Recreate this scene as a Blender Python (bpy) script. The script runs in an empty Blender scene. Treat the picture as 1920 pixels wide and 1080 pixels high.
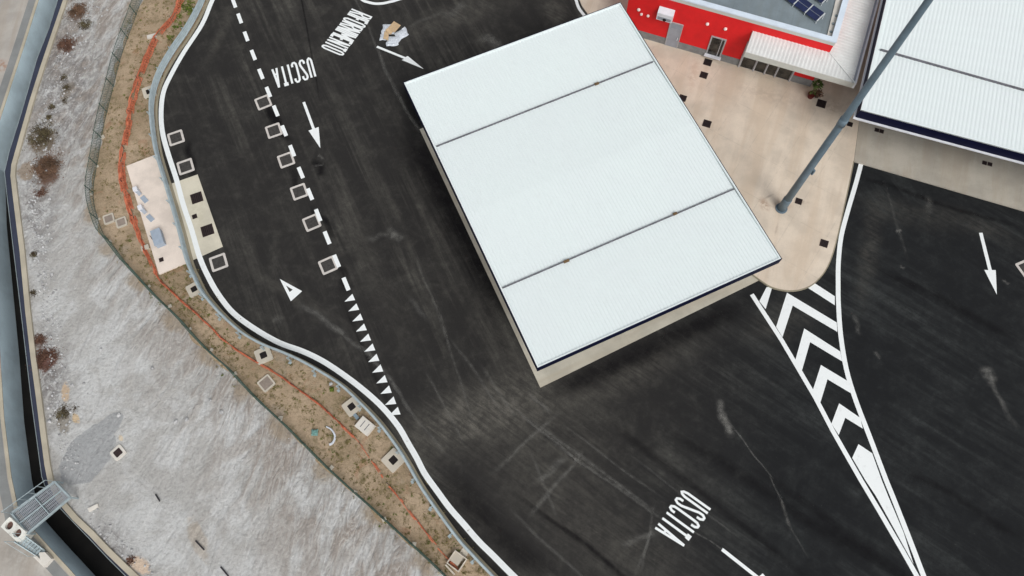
import bpy, bmesh, math, random
from mathutils import Vector, Matrix, noise
from mathutils.geometry import tessellate_polygon
random.seed(7)
S = bpy.context.scene
COL = S.collection
# ------------------------------------------------------------------ camera
FPX, CX, CY, H = 1340.0, 960.0, 540.0, 46.0
_d = Vector((1003 - CX, -(1044 - CY), -FPX)).normalized()      # straight down, seen from the camera
_z = -_d
_x = (Vector((1, 0, 0)) - Vector((1, 0, 0)).dot(_z) * _z).normalized()
_y = _z.cross(_x)
ROT = Matrix((_x, _y, _z))
cam = bpy.data.cameras.new('camera'); camo = bpy.data.objects.new('camera', cam); COL.objects.link(camo)
camo.matrix_world = Matrix.Translation((0, 0, H)) @ ROT.to_4x4()
cam.sensor_width = 36.0; cam.lens = FPX / 1920 * 36.0; cam.clip_end = 3000; cam.clip_start = 0.5
S.camera = camo
# ------------------------------------------------------------------ sky, sun, exposure
W = bpy.data.worlds.new('World'); S.world = W; W.use_nodes = True
wn = W.node_tree; bg = wn.nodes['Background']
sky = wn.nodes.new('ShaderNodeTexSky'); sky.sky_type = 'NISHITA'; sky.sun_disc = False
SUN_EL, SUN_AZ = math.radians(48), math.radians(152)
sky.sun_elevation = SUN_EL; sky.sun_rotation = SUN_AZ; sky.dust_density = 3.0
hs = wn.nodes.new('ShaderNodeHueSaturation'); hs.inputs['Saturation'].default_value = 0.16
wn.links.new(sky.outputs[0], hs.inputs['Color']); wn.links.new(hs.outputs[0], bg.inputs['Color'])
bg.inputs['Strength'].default_value = 0.15
sl = bpy.data.lights.new('sun', 'SUN'); sl.energy = 1.3; sl.angle = math.radians(25); sl.color = (1.0, 0.97, 0.93)
so = bpy.data.objects.new('sun', sl); COL.objects.link(so)
sd = Vector((math.sin(SUN_AZ) * math.cos(SUN_EL), math.cos(SUN_AZ) * math.cos(SUN_EL), math.sin(SUN_EL)))
so.rotation_euler = sd.to_track_quat('Z', 'Y').to_euler()
S.view_settings.view_transform = 'Standard'; S.view_settings.look = 'None'
S.view_settings.exposure = 0.0; S.view_settings.gamma = 1.0

def G(px, py, z=0.0):
    """the point at height z seen at pixel (px, py) of the 1920x1080 photograph"""
    v = ROT @ Vector((px - CX, -(py - CY), -FPX))
    t = (z - H) / v.z
    return Vector((v.x * t, v.y * t))
def GP(pts, z=0.0): return [G(a, b, z) for a, b in pts]

# ------------------------------------------------------------------ materials
def lin(r, g, b, k=1.0):
    f = lambda c: (c / 12.92 if c <= 0.04045 else ((c + 0.055) / 1.055) ** 2.4)
    return (f(r / 255) * k, f(g / 255) * k, f(b / 255) * k, 1)
class NT:
    def __init__(s, name):
        s.m = bpy.data.materials.new(name); s.m.use_nodes = True; s.t = s.m.node_tree; s.n = s.t.nodes
        s.b = s.n['Principled BSDF']; s.geo = s.n.new('ShaderNodeNewGeometry'); s.pos = s.geo.outputs['Position']
    def L(s, a, b): s.t.links.new(a, b)
    def noise(s, scale, detail=4, rough=0.6, vec=None, dist=0.0):
        n = s.n.new('ShaderNodeTexNoise'); n.inputs['Scale'].default_value = scale; n.inputs['Detail'].default_value = detail
        n.inputs['Roughness'].default_value = rough; n.inputs['Distortion'].default_value = dist
        s.L(vec or s.pos, n.inputs['Vector']); return n.outputs['Fac']
    def mapping(s, ang=0, scale=(1, 1, 1), loc=(0, 0, 0), kind='POINT', vec=None):
        m = s.n.new('ShaderNodeMapping'); m.vector_type = kind
        m.inputs['Location'].default_value = loc; m.inputs['Rotation'].default_value = (0, 0, ang); m.inputs['Scale'].default_value = scale
        s.L(vec or s.pos, m.inputs['Vector']); return m.outputs[0]
    def streak(s, ang, along, across, detail=4, rough=0.6, dist=0.0):
        """noise drawn out along direction ang (scale along it / across it)"""
        m = s.mapping(-ang); m2 = s.mapping(0, (along, across, 1), vec=m)
        return s.noise(1.0, detail, rough, m2, dist)
    def rng(s, v, a, b, c=0.0, d=1.0, smooth=True):
        m = s.n.new('ShaderNodeMapRange'); m.clamp = True
        if smooth: m.interpolation_type = 'SMOOTHSTEP'
        for i, x in zip(('From Min', 'From Max', 'To Min', 'To Max'), (a, b, c, d)): m.inputs[i].default_value = x
        s.L(v, m.inputs['Value']); return m.outputs[0]
    def math(s, op, a, b=None):
        m = s.n.new('ShaderNodeMath'); m.operation = op
        for i, x in enumerate((a, b)):
            if x is None: continue
            if isinstance(x, (int, float)): m.inputs[i].default_value = x
            else: s.L(x, m.inputs[i])
        return m.outputs[0]
    def mix(s, fac, a, b, mode='MIX'):
        m = s.n.new('ShaderNodeMix'); m.data_type = 'RGBA'; m.blend_type = mode
        for i, x in ((0, fac), (6, a), (7, b)):
            if isinstance(x, (int, float, tuple)): m.inputs[i].default_value = x
            else: s.L(x, m.inputs[i])
        return m.outputs[2]
    def ell(s, c, half, ang, soft=1.0):
        """1 inside a soft ellipse at c, 0 outside"""
        m = s.mapping(ang, (half[0], half[1], 1e4), (c[0], c[1], 0), 'TEXTURE')
        l = s.n.new('ShaderNodeVectorMath'); l.operation = 'LENGTH'; s.L(m, l.inputs[0])
        return s.rng(l.outputs['Value'], 1.0, max(0.0, 1.0 - soft), 0, 1)
    def seg(s, p, q, w):
        d = q - p
        return s.ell((p + q) / 2, (d.length / 2, w), math.atan2(d.y, d.x), 1.0)
    def half(s, p, q, w):
        """0 on the right of the line p-q, 1 on its left, blended over w metres"""
        d = (q - p).normalized()
        m = s.n.new('ShaderNodeVectorMath'); m.operation = 'DOT_PRODUCT'; s.L(s.pos, m.inputs[0]); m.inputs[1].default_value = (-d.y, d.x, 0)
        o = p.x * -d.y + p.y * d.x
        return s.rng(m.outputs['Value'], o - w, o + w)
    def bump(s, v, dist, strength=1.0):
        b = s.n.new('ShaderNodeBump'); b.inputs['Distance'].default_value = dist; b.inputs['Strength'].default_value = strength
        s.L(v, b.inputs['Height']); s.L(b.outputs[0], s.b.inputs['Normal'])
    def out(s, col, rough=0.9, metal=0.0, spec=0.3):
        if isinstance(col, tuple): s.b.inputs['Base Color'].default_value = col
        else: s.L(col, s.b.inputs['Base Color'])
        s.b.inputs['Roughness'].default_value = rough; s.b.inputs['Metallic'].default_value = metal
        s.b.inputs['Specular IOR Level'].default_value = spec
        return s.m
def mat(name, c, rough=0.8, var=0.12, scale=1.5, metal=0.0, fine=0.0, spec=0.3):
    n = NT(name); d = tuple(x * (1 - 2.2 * var) for x in c[:3]) + (1,)
    col = n.mix(n.rng(n.noise(scale, 5, 0.65), 0.3, 0.7), d, c)
    if fine: col = n.mix(n.rng(n.noise(scale * 14, 3), 0.35, 0.65, 0, fine), col, tuple(x * .45 for x in c[:3]) + (1,))
    return n.out(col, rough, metal, spec)

FENCE = [(285, -70), (265.7, 0), (229, 101), (210.8, 171), (195.5, 232), (183, 305), (175, 352), (178, 390), (192.7, 436.4), (207.5, 454), (234, 489.7), (263.9, 522.4), (296.5, 558), (340, 600), (369, 633), (402, 666.7), (433, 693), (455.5, 717.8), (494, 757.8), (535.6, 796), (577, 837.8), (621.5, 882), (663, 920), (705, 957), (761, 1008.7), (806, 1049.5), (860, 1102), (1005, 1240), (1250, 1472)]
def wdir(a, b): d = G(*b) - G(*a); return math.atan2(d.y, d.x)
# --- asphalt
def asphalt_material():
    n = NT('asphalt')
    a1 = wdir((480, 120), (630, 480)); a2 = wdir((1050, 760), (1500, 1080)); a3 = wdir((1010, 730), (1440, 530)); a4 = wdir((1600, 560), (1920, 700))
    zone = n.half(G(800, 835), G(1010, 730), 0.5)             # left of it: the lanes beside the canopy
    s1 = n.streak(a1, 0.05, 0.9, 6, 0.68, 0.3); s2 = n.streak(a2, 0.06, 0.8, 6, 0.68, 0.3); s4 = n.streak(a3, 0.07, 0.9, 5, 0.66, 0.3)
    st = n.mix(zone, s2, s1)
    f1 = n.streak(a1, 0.07, 3.0, 4, 0.6, 0.5); f2 = n.streak(a2, 0.07, 2.6, 4, 0.6, 0.5); fine = n.mix(zone, f2, f1)
    cloud = n.noise(0.14, 5, 0.62, None, 0.6); cl2 = n.noise(0.9, 6, 0.7)
    dust = n.math('MULTIPLY', n.rng(st, 0.44, 0.72), n.rng(cloud, 0.38, 0.64, 0.10, 1.0))
    dust = n.math('ADD', dust, n.math('MULTIPLY', n.rng(cl2, 0.46, 0.74), 0.34))
    dust = n.math('ADD', dust, n.math('MULTIPLY', n.rng(n.noise(.35, 6, .68, None, 1.0), .46, .66), .22))
    dk, lt = lin(47, 46, 45), lin(98, 96, 90)
    dust = n.math('ADD', dust, n.math('MULTIPLY', n.rng(fine, .50, .70), n.rng(cloud, .40, .60, .06, .34)))
    dust = n.math('MULTIPLY', dust, n.rng(n.noise(2.6, 7, .78), .36, .62, .55, 1.15))
    col = n.mix(n.math('MULTIPLY', dust, 0.62), dk, lt)
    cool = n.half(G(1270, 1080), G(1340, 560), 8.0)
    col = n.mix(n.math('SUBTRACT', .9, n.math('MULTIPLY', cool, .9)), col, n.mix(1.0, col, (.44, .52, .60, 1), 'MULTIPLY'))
    # dusty areas: (centre px, half sizes m, end px for the direction, strength)
    areas = [((900, 775), (9, 3.0), (1010, 735), .95), ((1180, 705), (9.5, 1.6), (1300, 645), .42), ((1470, 600), (4.5, 2.0), (1560, 560), .32),
             ((1010, 850), (6.0, 5.0), (1100, 900), .34), ((1150, 1020), (8, 3.5), (1300, 1100), .34), ((1630, 470), (6, 1.1), (1610, 600), .34),
             ((700, 500), (11, 1.2), (760, 640), .22), ((860, 30), (7, 2.0), (960, 0), .42), ((1040, 20), (3, 1.6), (1060, 60), .55),
             ((1700, 400), (6, 1.6), (1800, 425), .22), ((1830, 420), (5, 1.2), (1900, 450), .28), ((960, 650), (6, 2.2), (1000, 720), .25),
             ((560, 560), (9, 0.6), (700, 640), .25), ((415, 60), (5, 0.7), (350, 200), .35), ((760, 830), (6, 1.1), (800, 870), .28)]
    br = n.math('MULTIPLY', n.rng(n.noise(1.1, 7, 0.75), 0.36, 0.66, 0.3, 1.0), n.rng(n.streak(a2, .5, 5.0, 4, .65, .4), .35, .62, .45, 1.1))
    for c, h, e, k in areas:
        m = n.ell(G(*c), h, wdir(c, e), 0.95)
        col = n.mix(n.math('MULTIPLY', n.math('MULTIPLY', m, br), k), col, lin(108, 105, 98))
    # loose grit
    grit = n.rng(n.noise(9.0, 2, 0.5), 0.70, 0.80, 0, 0.30)
    col = n.mix(grit, col, lin(110, 106, 98))
    col = n.mix(n.rng(n.noise(22, 3, 0.7), 0.35, 0.7, 0, .45), col, lin(22, 21, 22))
    n.bump(n.noise(40, 3, 0.7), 0.01, 0.6)
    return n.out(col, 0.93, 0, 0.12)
def gravel_material():
    n = NT('gravel')
    a1 = wdir((335, 720), (395, 600)); a2 = wdir((380, 520), (450, 440))
    s1 = n.streak(a1, 0.16, 0.40, 3, 0.50, 2.2); s2 = n.streak(a2, 0.30, 1.0, 3, 0.55, 2.0); s3 = n.streak(a1 + .1, .45, 1.5, 3, .55, 2.6)
    near = n.half(G(560, 1080), G(140, 400), 4.5)
    fence_side = n.math('SUBTRACT', 1.0, near)
    c1, c2, c3 = lin(198, 199, 198), lin(178, 177, 174), lin(158, 150, 142)
    cl = n.noise(0.28, 6, 0.62, None, 1.2)
    col = n.mix(n.rng(cl, 0.40, 0.60), c1, c2)
    brown = n.math('MULTIPLY', n.rng(s1, 0.40, 0.60), n.math('ADD', n.math('MULTIPLY', fence_side, 1.1), 0.06))
    col = n.mix(n.math('MULTIPLY', brown, 0.85), col, c3)
    col = n.mix(n.math('MULTIPLY', n.rng(s3, 0.50, 0.66), n.math('ADD', n.math('MULTIPLY', fence_side, 0.44), 0.05)), col, lin(136, 128, 120))
    ridge = n.math('MULTIPLY', n.rng(s3, 0.50, 0.44), n.rng(s3, 0.36, 0.42))
    col = n.mix(n.math('MULTIPLY', ridge, n.math('ADD', n.math('MULTIPLY', fence_side, 0.26), 0.04)), col, lin(214, 212, 208))
    col = n.mix(n.math('MULTIPLY', n.rng(s2, 0.55, 0.70), 0.22), col, lin(140, 135, 130))
    edge = None
    for p, q, w in [((130, -30), (70, 250), 4.0), ((60, 240), (70, 560), 3.0), ((75, 560), (115, 880), 2.4), ((150, -30), (80, 400), 5.5), ((160, 960), (260, 1080), 1.6)]:
        v = n.seg(G(*p), G(*q), w); edge = v if edge is None else n.math('MAXIMUM', edge, v)
    col = n.mix(n.math('MULTIPLY', n.math('MULTIPLY', edge, n.rng(n.noise(1.5, 7, 0.8, None, .5), 0.40, 0.58)), 0.85), col, lin(118, 114, 112))
    rust = None
    for i, (x, y) in enumerate(FENCE[:-1]):
        if i % 2: continue
        q = FENCE[min(i + 2, len(FENCE) - 1)]; v = n.seg(G(x - 12, y + 6), G(q[0] - 12, q[1] + 6), 1.15); rust = v if rust is None else n.math('MAXIMUM', rust, v)
    col = n.mix(n.math('MULTIPLY', n.rng(n.math('ADD', rust, n.math('MULTIPLY', n.math('SUBTRACT', n.noise(.9, 6, .7), .5), 1.6)), .25, .95), .70), col, lin(156, 140, 118))
    for c, h, e, k, cc in [((145, 22), (1.6, 1.0), (130, 60), .9, (105, 86, 74)), ((125, 85), (1.4, 1.0), (150, 90), .9, (100, 78, 66)), ((78, 265), (2.2, 1.9), (95, 360), .85, (112, 98, 80)),
                           ((88, 320), (2.6, 1.5), (95, 380), .95, (104, 80, 68)), ((50, 320), (1.4, 1.4), (60, 360), .7, (140, 120, 96)), ((86, 675), (1.4, 1.3), (90, 720), .95, (104, 70, 60)),
                           ((122, 735), (1.2, .55), (124, 800), .9, (200, 176, 148)), ((142, 785), (.7, .4), (150, 800), .9, (204, 180, 146)), ((72, 640), (.9, .9), (80, 640), .7, (112, 95, 86)),
                           ((262, 1060), (1.3, .8), (300, 1090), .95, (212, 190, 168)), ((226, 822), (.4, .25), (230, 830), .8, (212, 196, 170)), ((125, 170), (1.5, .8), (100, 215), .6, (122, 112, 98)),
                           ((370, 1010), (2.6, .9), (390, 1060), .5, (172, 158, 140)), ((118, 790), (1.8, .8), (125, 870), .6, (126, 116, 98))]:
        m = n.ell(G(*c), h, wdir(c, e), 0.9)
        m = n.rng(n.math('ADD', m, n.math('MULTIPLY', n.math('SUBTRACT', n.noise(1.3, 7, .75), .5), 1.5)), .35, .75)
        col = n.mix(n.math('MULTIPLY', m, k), col, lin(*cc))
    m = n.math('MAXIMUM', n.ell(G(165, 852), (2.6, 1.9), wdir((165, 852), (215, 790)), .45), n.ell(G(198, 805), (1.7, .9), wdir((160, 850), (215, 790)), .5))
    m = n.rng(n.math('ADD', m, n.math('MULTIPLY', n.math('SUBTRACT', n.noise(.9, 6, .6), .5), 1.2)), .40, .50)
    col = n.mix(n.math('MULTIPLY', m, .9), col, lin(160, 162, 163))
    col = n.mix(n.rng(n.noise(5, 7, .75), .42, .70, 0, .34), col, lin(112, 109, 107))
    col = n.mix(n.rng(n.noise(14, 3, .7), .62, .76, 0, .35), col, lin(226, 224, 222))
    h = n.math('ADD', n.math('MULTIPLY', s1, .8), n.math('ADD', n.math('MULTIPLY', n.math('MULTIPLY', s3, fence_side), .55), n.math('MULTIPLY', n.noise(4, 7, .72), .40)))
    n.bump(h, 0.40, 0.8)
    return n.out(col, 0.95, 0, 0.15)
def soil_material():
    n = NT('soil')
    col = n.mix(n.rng(n.noise(0.35, 5, .6), .35, .65), lin(178, 158, 134), lin(152, 134, 110))
    col = n.mix(n.rng(n.noise(1.6, 6, .7), .48, .66, 0, .65), col, lin(116, 106, 78))
    col = n.mix(n.rng(n.noise(0.8, 4, .6, None, 1.0), .58, .68, 0, .5), col, lin(158, 122, 96))
    col = n.mix(n.rng(n.noise(0.5, 4, .6), .60, .72, 0, .5), col, lin(168, 156, 142))
    col = n.mix(n.rng(n.noise(9, 4, .7), .52, .75, 0, .6), col, lin(92, 80, 58))
    n.bump(n.noise(5, 6, .7), 0.12, .8)
    return n.out(col, .95, 0, .12)
def concrete(name, c, joints=None, pitch=(3.0, 4.0), streak=None, stain=(), jd=.25):
    n = NT(name)
    d = tuple(x * .80 for x in c[:3]) + (1,)
    col = n.mix(n.rng(n.noise(.5, 5, .6), .35, .68), c, d)
    if streak is not None:
        col = n.mix(n.rng(n.streak(streak, .10, .9, 5, .6, .4), .42, .66, 0, .55), col, tuple(x * y for x, y in zip(c[:3], (.80, .74, .68))) + (1,))
        col = n.mix(n.rng(n.streak(streak, .12, .7, 4, .6, .4), .56, .7, 0, .35), col, tuple(min(1, x * 1.12) for x in c[:3]) + (1,))
    col = n.mix(n.rng(n.noise(12, 3, .6), .4, .75, 0, .16), col, tuple(x * .6 for x in c[:3]) + (1,))
    if joints is not None:
        m = n.mapping(-joints); sx = n.n.new('ShaderNodeSeparateXYZ'); n.L(m, sx.inputs[0])
        wob = n.noise(2.0, 2, .5)
        for i in (0, 1):
            f = n.math('FRACT', n.math('DIVIDE', sx.outputs[i], pitch[i]))
            l = n.math('ABSOLUTE', n.math('SUBTRACT', f, .5))
            k = n.rng(l, .5 - .035 / pitch[i], .5, 0, jd)
            col = n.mix(n.math('MULTIPLY', k, n.rng(wob, .4, .6, .3, 1)), col, tuple(x * .45 for x in c[:3]) + (1,))
    for cc, h, e, k, sc in stain:
        mm = n.math('MULTIPLY', n.ell(G(*cc), h, wdir(cc, e), .9), n.rng(n.noise(2.4, 5, .7), .36, .6))
        col = n.mix(n.math('MULTIPLY', mm, k), col, lin(*sc))
    n.bump(n.noise(8, 4, .6), .01, .5)
    return n.out(col, .85, 0, .25)

M = {}
M['asphalt'] = asphalt_material(); M['gravel'] = gravel_material(); M['soil'] = soil_material()
u_dir = wdir((1013, 727), (1437, 519))
M['slab'] = concrete('canopy slab concrete', lin(196, 191, 176, .95), u_dir, (5.8, 7.5), u_dir, jd=.18)
M['slab2'] = concrete('grey slab concrete', lin(184, 178, 166, .95), wdir((1610, 305), (1920, 394)), (6, 60), wdir((1700, 250), (1690, 330)),
                      stain=[((1648, 245), (.6, .25), (1660, 250), .5, (130, 122, 112))])
M['apron'] = concrete('apron concrete', lin(222, 208, 190, .95), wdir((1420, 300), (1530, 60)) - .12, (3.2, 2.6), wdir((1390, 320), (1440, 120)),
                      stain=[((1432, 385), (.8, .5), (1440, 400), .7, (150, 118, 95)), ((1466, 385), (1.1, .7), (1500, 380), .6, (170, 140, 118)), ((1500, 380), (.8, .2), (1550, 384), .5, (140, 112, 92)),
                             ((1455, 430), (.7, .12), (1450, 450), .5, (150, 130, 115)), ((1440, 180), (4.0, 1.2), (1560, 215), .35, (160, 145, 132)), ((1560, 200), (1.6, 1.0), (1600, 210), .5, (150, 135, 122)),
                             ((1300, 140), (3, .6), (1320, 60), .35, (180, 150, 125)), ((1440, 370), (.6, .12), (1470, 355), .5, (130, 112, 98)), ((1420, 480), (1.2, .3), (1520, 500), .3, (170, 158, 150))], jd=.3)
M['pink_slab'] = concrete('plant slab concrete', lin(232, 219, 207, .95), wdir((237, 311), (298, 514)), (2.1, 9), jd=.12)
M['drain_slab'] = concrete('trap slab concrete', lin(212, 206, 188, .95), stain=[((372, 400), (2.6, .8), (390, 450), .4, (178, 172, 150))])
M['cast'] = concrete('cast concrete', lin(205, 197, 182, .95)); M['cast_white'] = concrete('pale cast concrete', lin(222, 217, 208, .95))
M['kerb'] = concrete('kerb concrete', lin(150, 142, 122)); M['coping'] = concrete('coping concrete', lin(182, 174, 156))
M['chan_wall'] = concrete('channel wall concrete', lin(204, 224, 232), stain=()); M['ledge'] = concrete('ledge', lin(60, 65, 82))
M['west'] = concrete('worn concrete ground', lin(176, 171, 164), None, (3, 3), wdir((20, 60), (0, 130)), stain=[((2, 122), (1, .8), (6, 126), .8, (150, 110, 85)), ((25, 18), (.4, 1.2), (20, 60), .3, (190, 186, 180)),
                     ((30, 1040), (2.2, 1.4), (60, 1070), .5, (140, 134, 126)), ((82, 1058), (1.6, .9), (90, 1080), .4, (205, 202, 196))])
M['gutter'] = concrete('gutter strip', lin(136, 138, 137))
M['mud'] = mat('wet channel bed', lin(24, 22, 20), .55, .25, .7, spec=.2)
def paint_material():
    n = NT('road paint'); c = lin(236, 240, 240, .95)
    col = n.mix(n.rng(n.noise(3, 5, .7), .52, .8, 0, .35), c, lin(170, 172, 170))
    col = n.mix(n.rng(n.noise(18, 3, .7), .62, .74, 0, .35), col, lin(120, 120, 118))
    return n.out(col, .7, 0, .3)
M['paint'] = paint_material()
M['paint_old'] = mat('weathered frame paint', lin(212, 206, 200), .85, .08, 4, fine=.3)
M['patch'] = mat('patched asphalt', lin(80, 78, 76), .95, .2, 6, fine=.4, spec=.1)
def roof_material():
    n = NT('white roof sheet'); c = lin(227, 236, 236, .94)
    col = n.mix(n.rng(n.noise(.25, 4, .6), .35, .7, 0, .35), c, lin(218, 224, 226))
    col = n.mix(n.rng(n.noise(1.2, 6, .7), .58, .82, 0, .25), col, lin(196, 198, 196))
    return n.out(col, .55, 0, .35)
M['roof'] = roof_material()
M['awning'] = mat('awning sheet', lin(220, 222, 220), .6, .05, .8); M['awning_face'] = mat('awning fascia', lin(196, 197, 190), .6, .05, 1.0)
M['trim'] = mat('white metal trim', lin(222, 224, 230), .45, .05, 2); M['trim_grey'] = mat('grey flashing', lin(150, 156, 166), .45, .08, 2)
M['navy'] = mat('navy cladding', lin(9, 13, 44), .6, .1, 1.2, spec=.15); M['dark'] = mat('dark opening', lin(34, 28, 28), .8, .25, 3)
M['gut'] = mat('roof gutter', lin(112, 112, 118), .7, .2, 2.5); M['brown_drain'] = mat('drain leaves', lin(120, 98, 70), .9, .2, 8)
M['red'] = mat('red render', lin(226, 32, 36), .6, .07, .7, fine=.0); M['plinth'] = mat('grey plinth', lin(140, 140, 140), .8, .12, 2.5, fine=.2)
M['deck'] = concrete('roof membrane', lin(128, 140, 146), wdir((1210, 74), (1517, 164)), (1.05, 90), wdir((1300, 100), (1310, 60)), jd=.22); M['coping_w'] = mat('parapet cap', lin(212, 224, 236), .5, .05, 1)
M['door'] = mat('grey door', lin(160, 163, 172), .5, .07, 2); M['frame'] = mat('grey frame', lin(172, 170, 172), .5, .05, 3)
def glass_material():
    n = NT('dark glass'); col = n.mix(n.rng(n.noise(1.6, 3, .6), .35, .65), lin(30, 30, 30), lin(70, 66, 60))
    return n.out(col, .12, 0, .5)
M['glass'] = glass_material()
M['grate'] = mat('iron grate', lin(62, 48, 48), .8, .25, 8, fine=.4); M['lamp'] = mat('lamp cover', lin(246, 232, 228), .4, .03, 4)
M['pole'] = mat('galvanised pole', lin(104, 121, 132), .5, .10, 1.3, .0); M['steel'] = mat('galvanised steel', lin(178, 192, 196), .45, .09, 2.5, .3)
M['bluegrey'] = mat('blue grey steel', lin(140, 158, 168), .5, .1, 3, .2)
M['orange'] = mat('orange netting', lin(214, 124, 92), .85, .14, 2.2, fine=.2); M['green_wire'] = mat('green fence wire', lin(70, 92, 82), .6, .15, 2)
M['panel'] = mat('solar cell glass', lin(28, 40, 80), .18, .12, 2.0, spec=.6); M['alu'] = mat('aluminium frame', lin(214, 218, 220), .4, .04, 3, .3)
M['cardboard'] = mat('cardboard', lin(206, 178, 142), .9, .1, 6, fine=.2); M['plastic'] = mat('white plastic film', lin(208, 214, 222), .3, .08, 4)
M['stone'] = mat('rubble stone', lin(206, 206, 206), .9, .30, 3); M['grating'] = mat('weathered grating', lin(168, 172, 178), .6, .1, 3); M['settled'] = mat('settled grey soil', lin(146, 134, 124), .9, .12, 3); M['white_cast'] = concrete('white painted concrete', lin(236, 236, 228, .97)); M['box'] = mat('blue grey cabinet', lin(158, 170, 184), .5, .06, 3)
M['rust'] = mat('dark steel stub', lin(58, 54, 60), .8, .2, 8); M['pot'] = mat('red pot', lin(96, 30, 28), .6, .1, 5)
M['turq'] = mat('turquoise plastic', lin(124, 166, 160), .6, .1, 6); M['timber'] = mat('pale timber', lin(214, 205, 190), .8, .1, 5)
def leafmat(name, a, b, sc=2.5):
    n = NT(name); return n.out(n.mix(n.rng(n.noise(sc, 4, .7), .38, .62), lin(*a), lin(*b)), .85, 0, .1)
M['weed'] = leafmat('weeds', (112, 106, 66), (134, 122, 84), 1.2); M['green'] = leafmat('green weeds', (78, 100, 36), (112, 118, 60), 2)
M['dry'] = leafmat('dry scrub', (124, 98, 80), (92, 74, 60), 1.5); M['redscrub'] = leafmat('reddish scrub', (118, 90, 76), (92, 68, 58), 2); M['olive'] = leafmat('olive scrub', (104, 96, 72), (76, 66, 54), 2)
M['plant'] = leafmat('plant leaves', (52, 66, 34), (96, 112, 62), 5)

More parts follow.
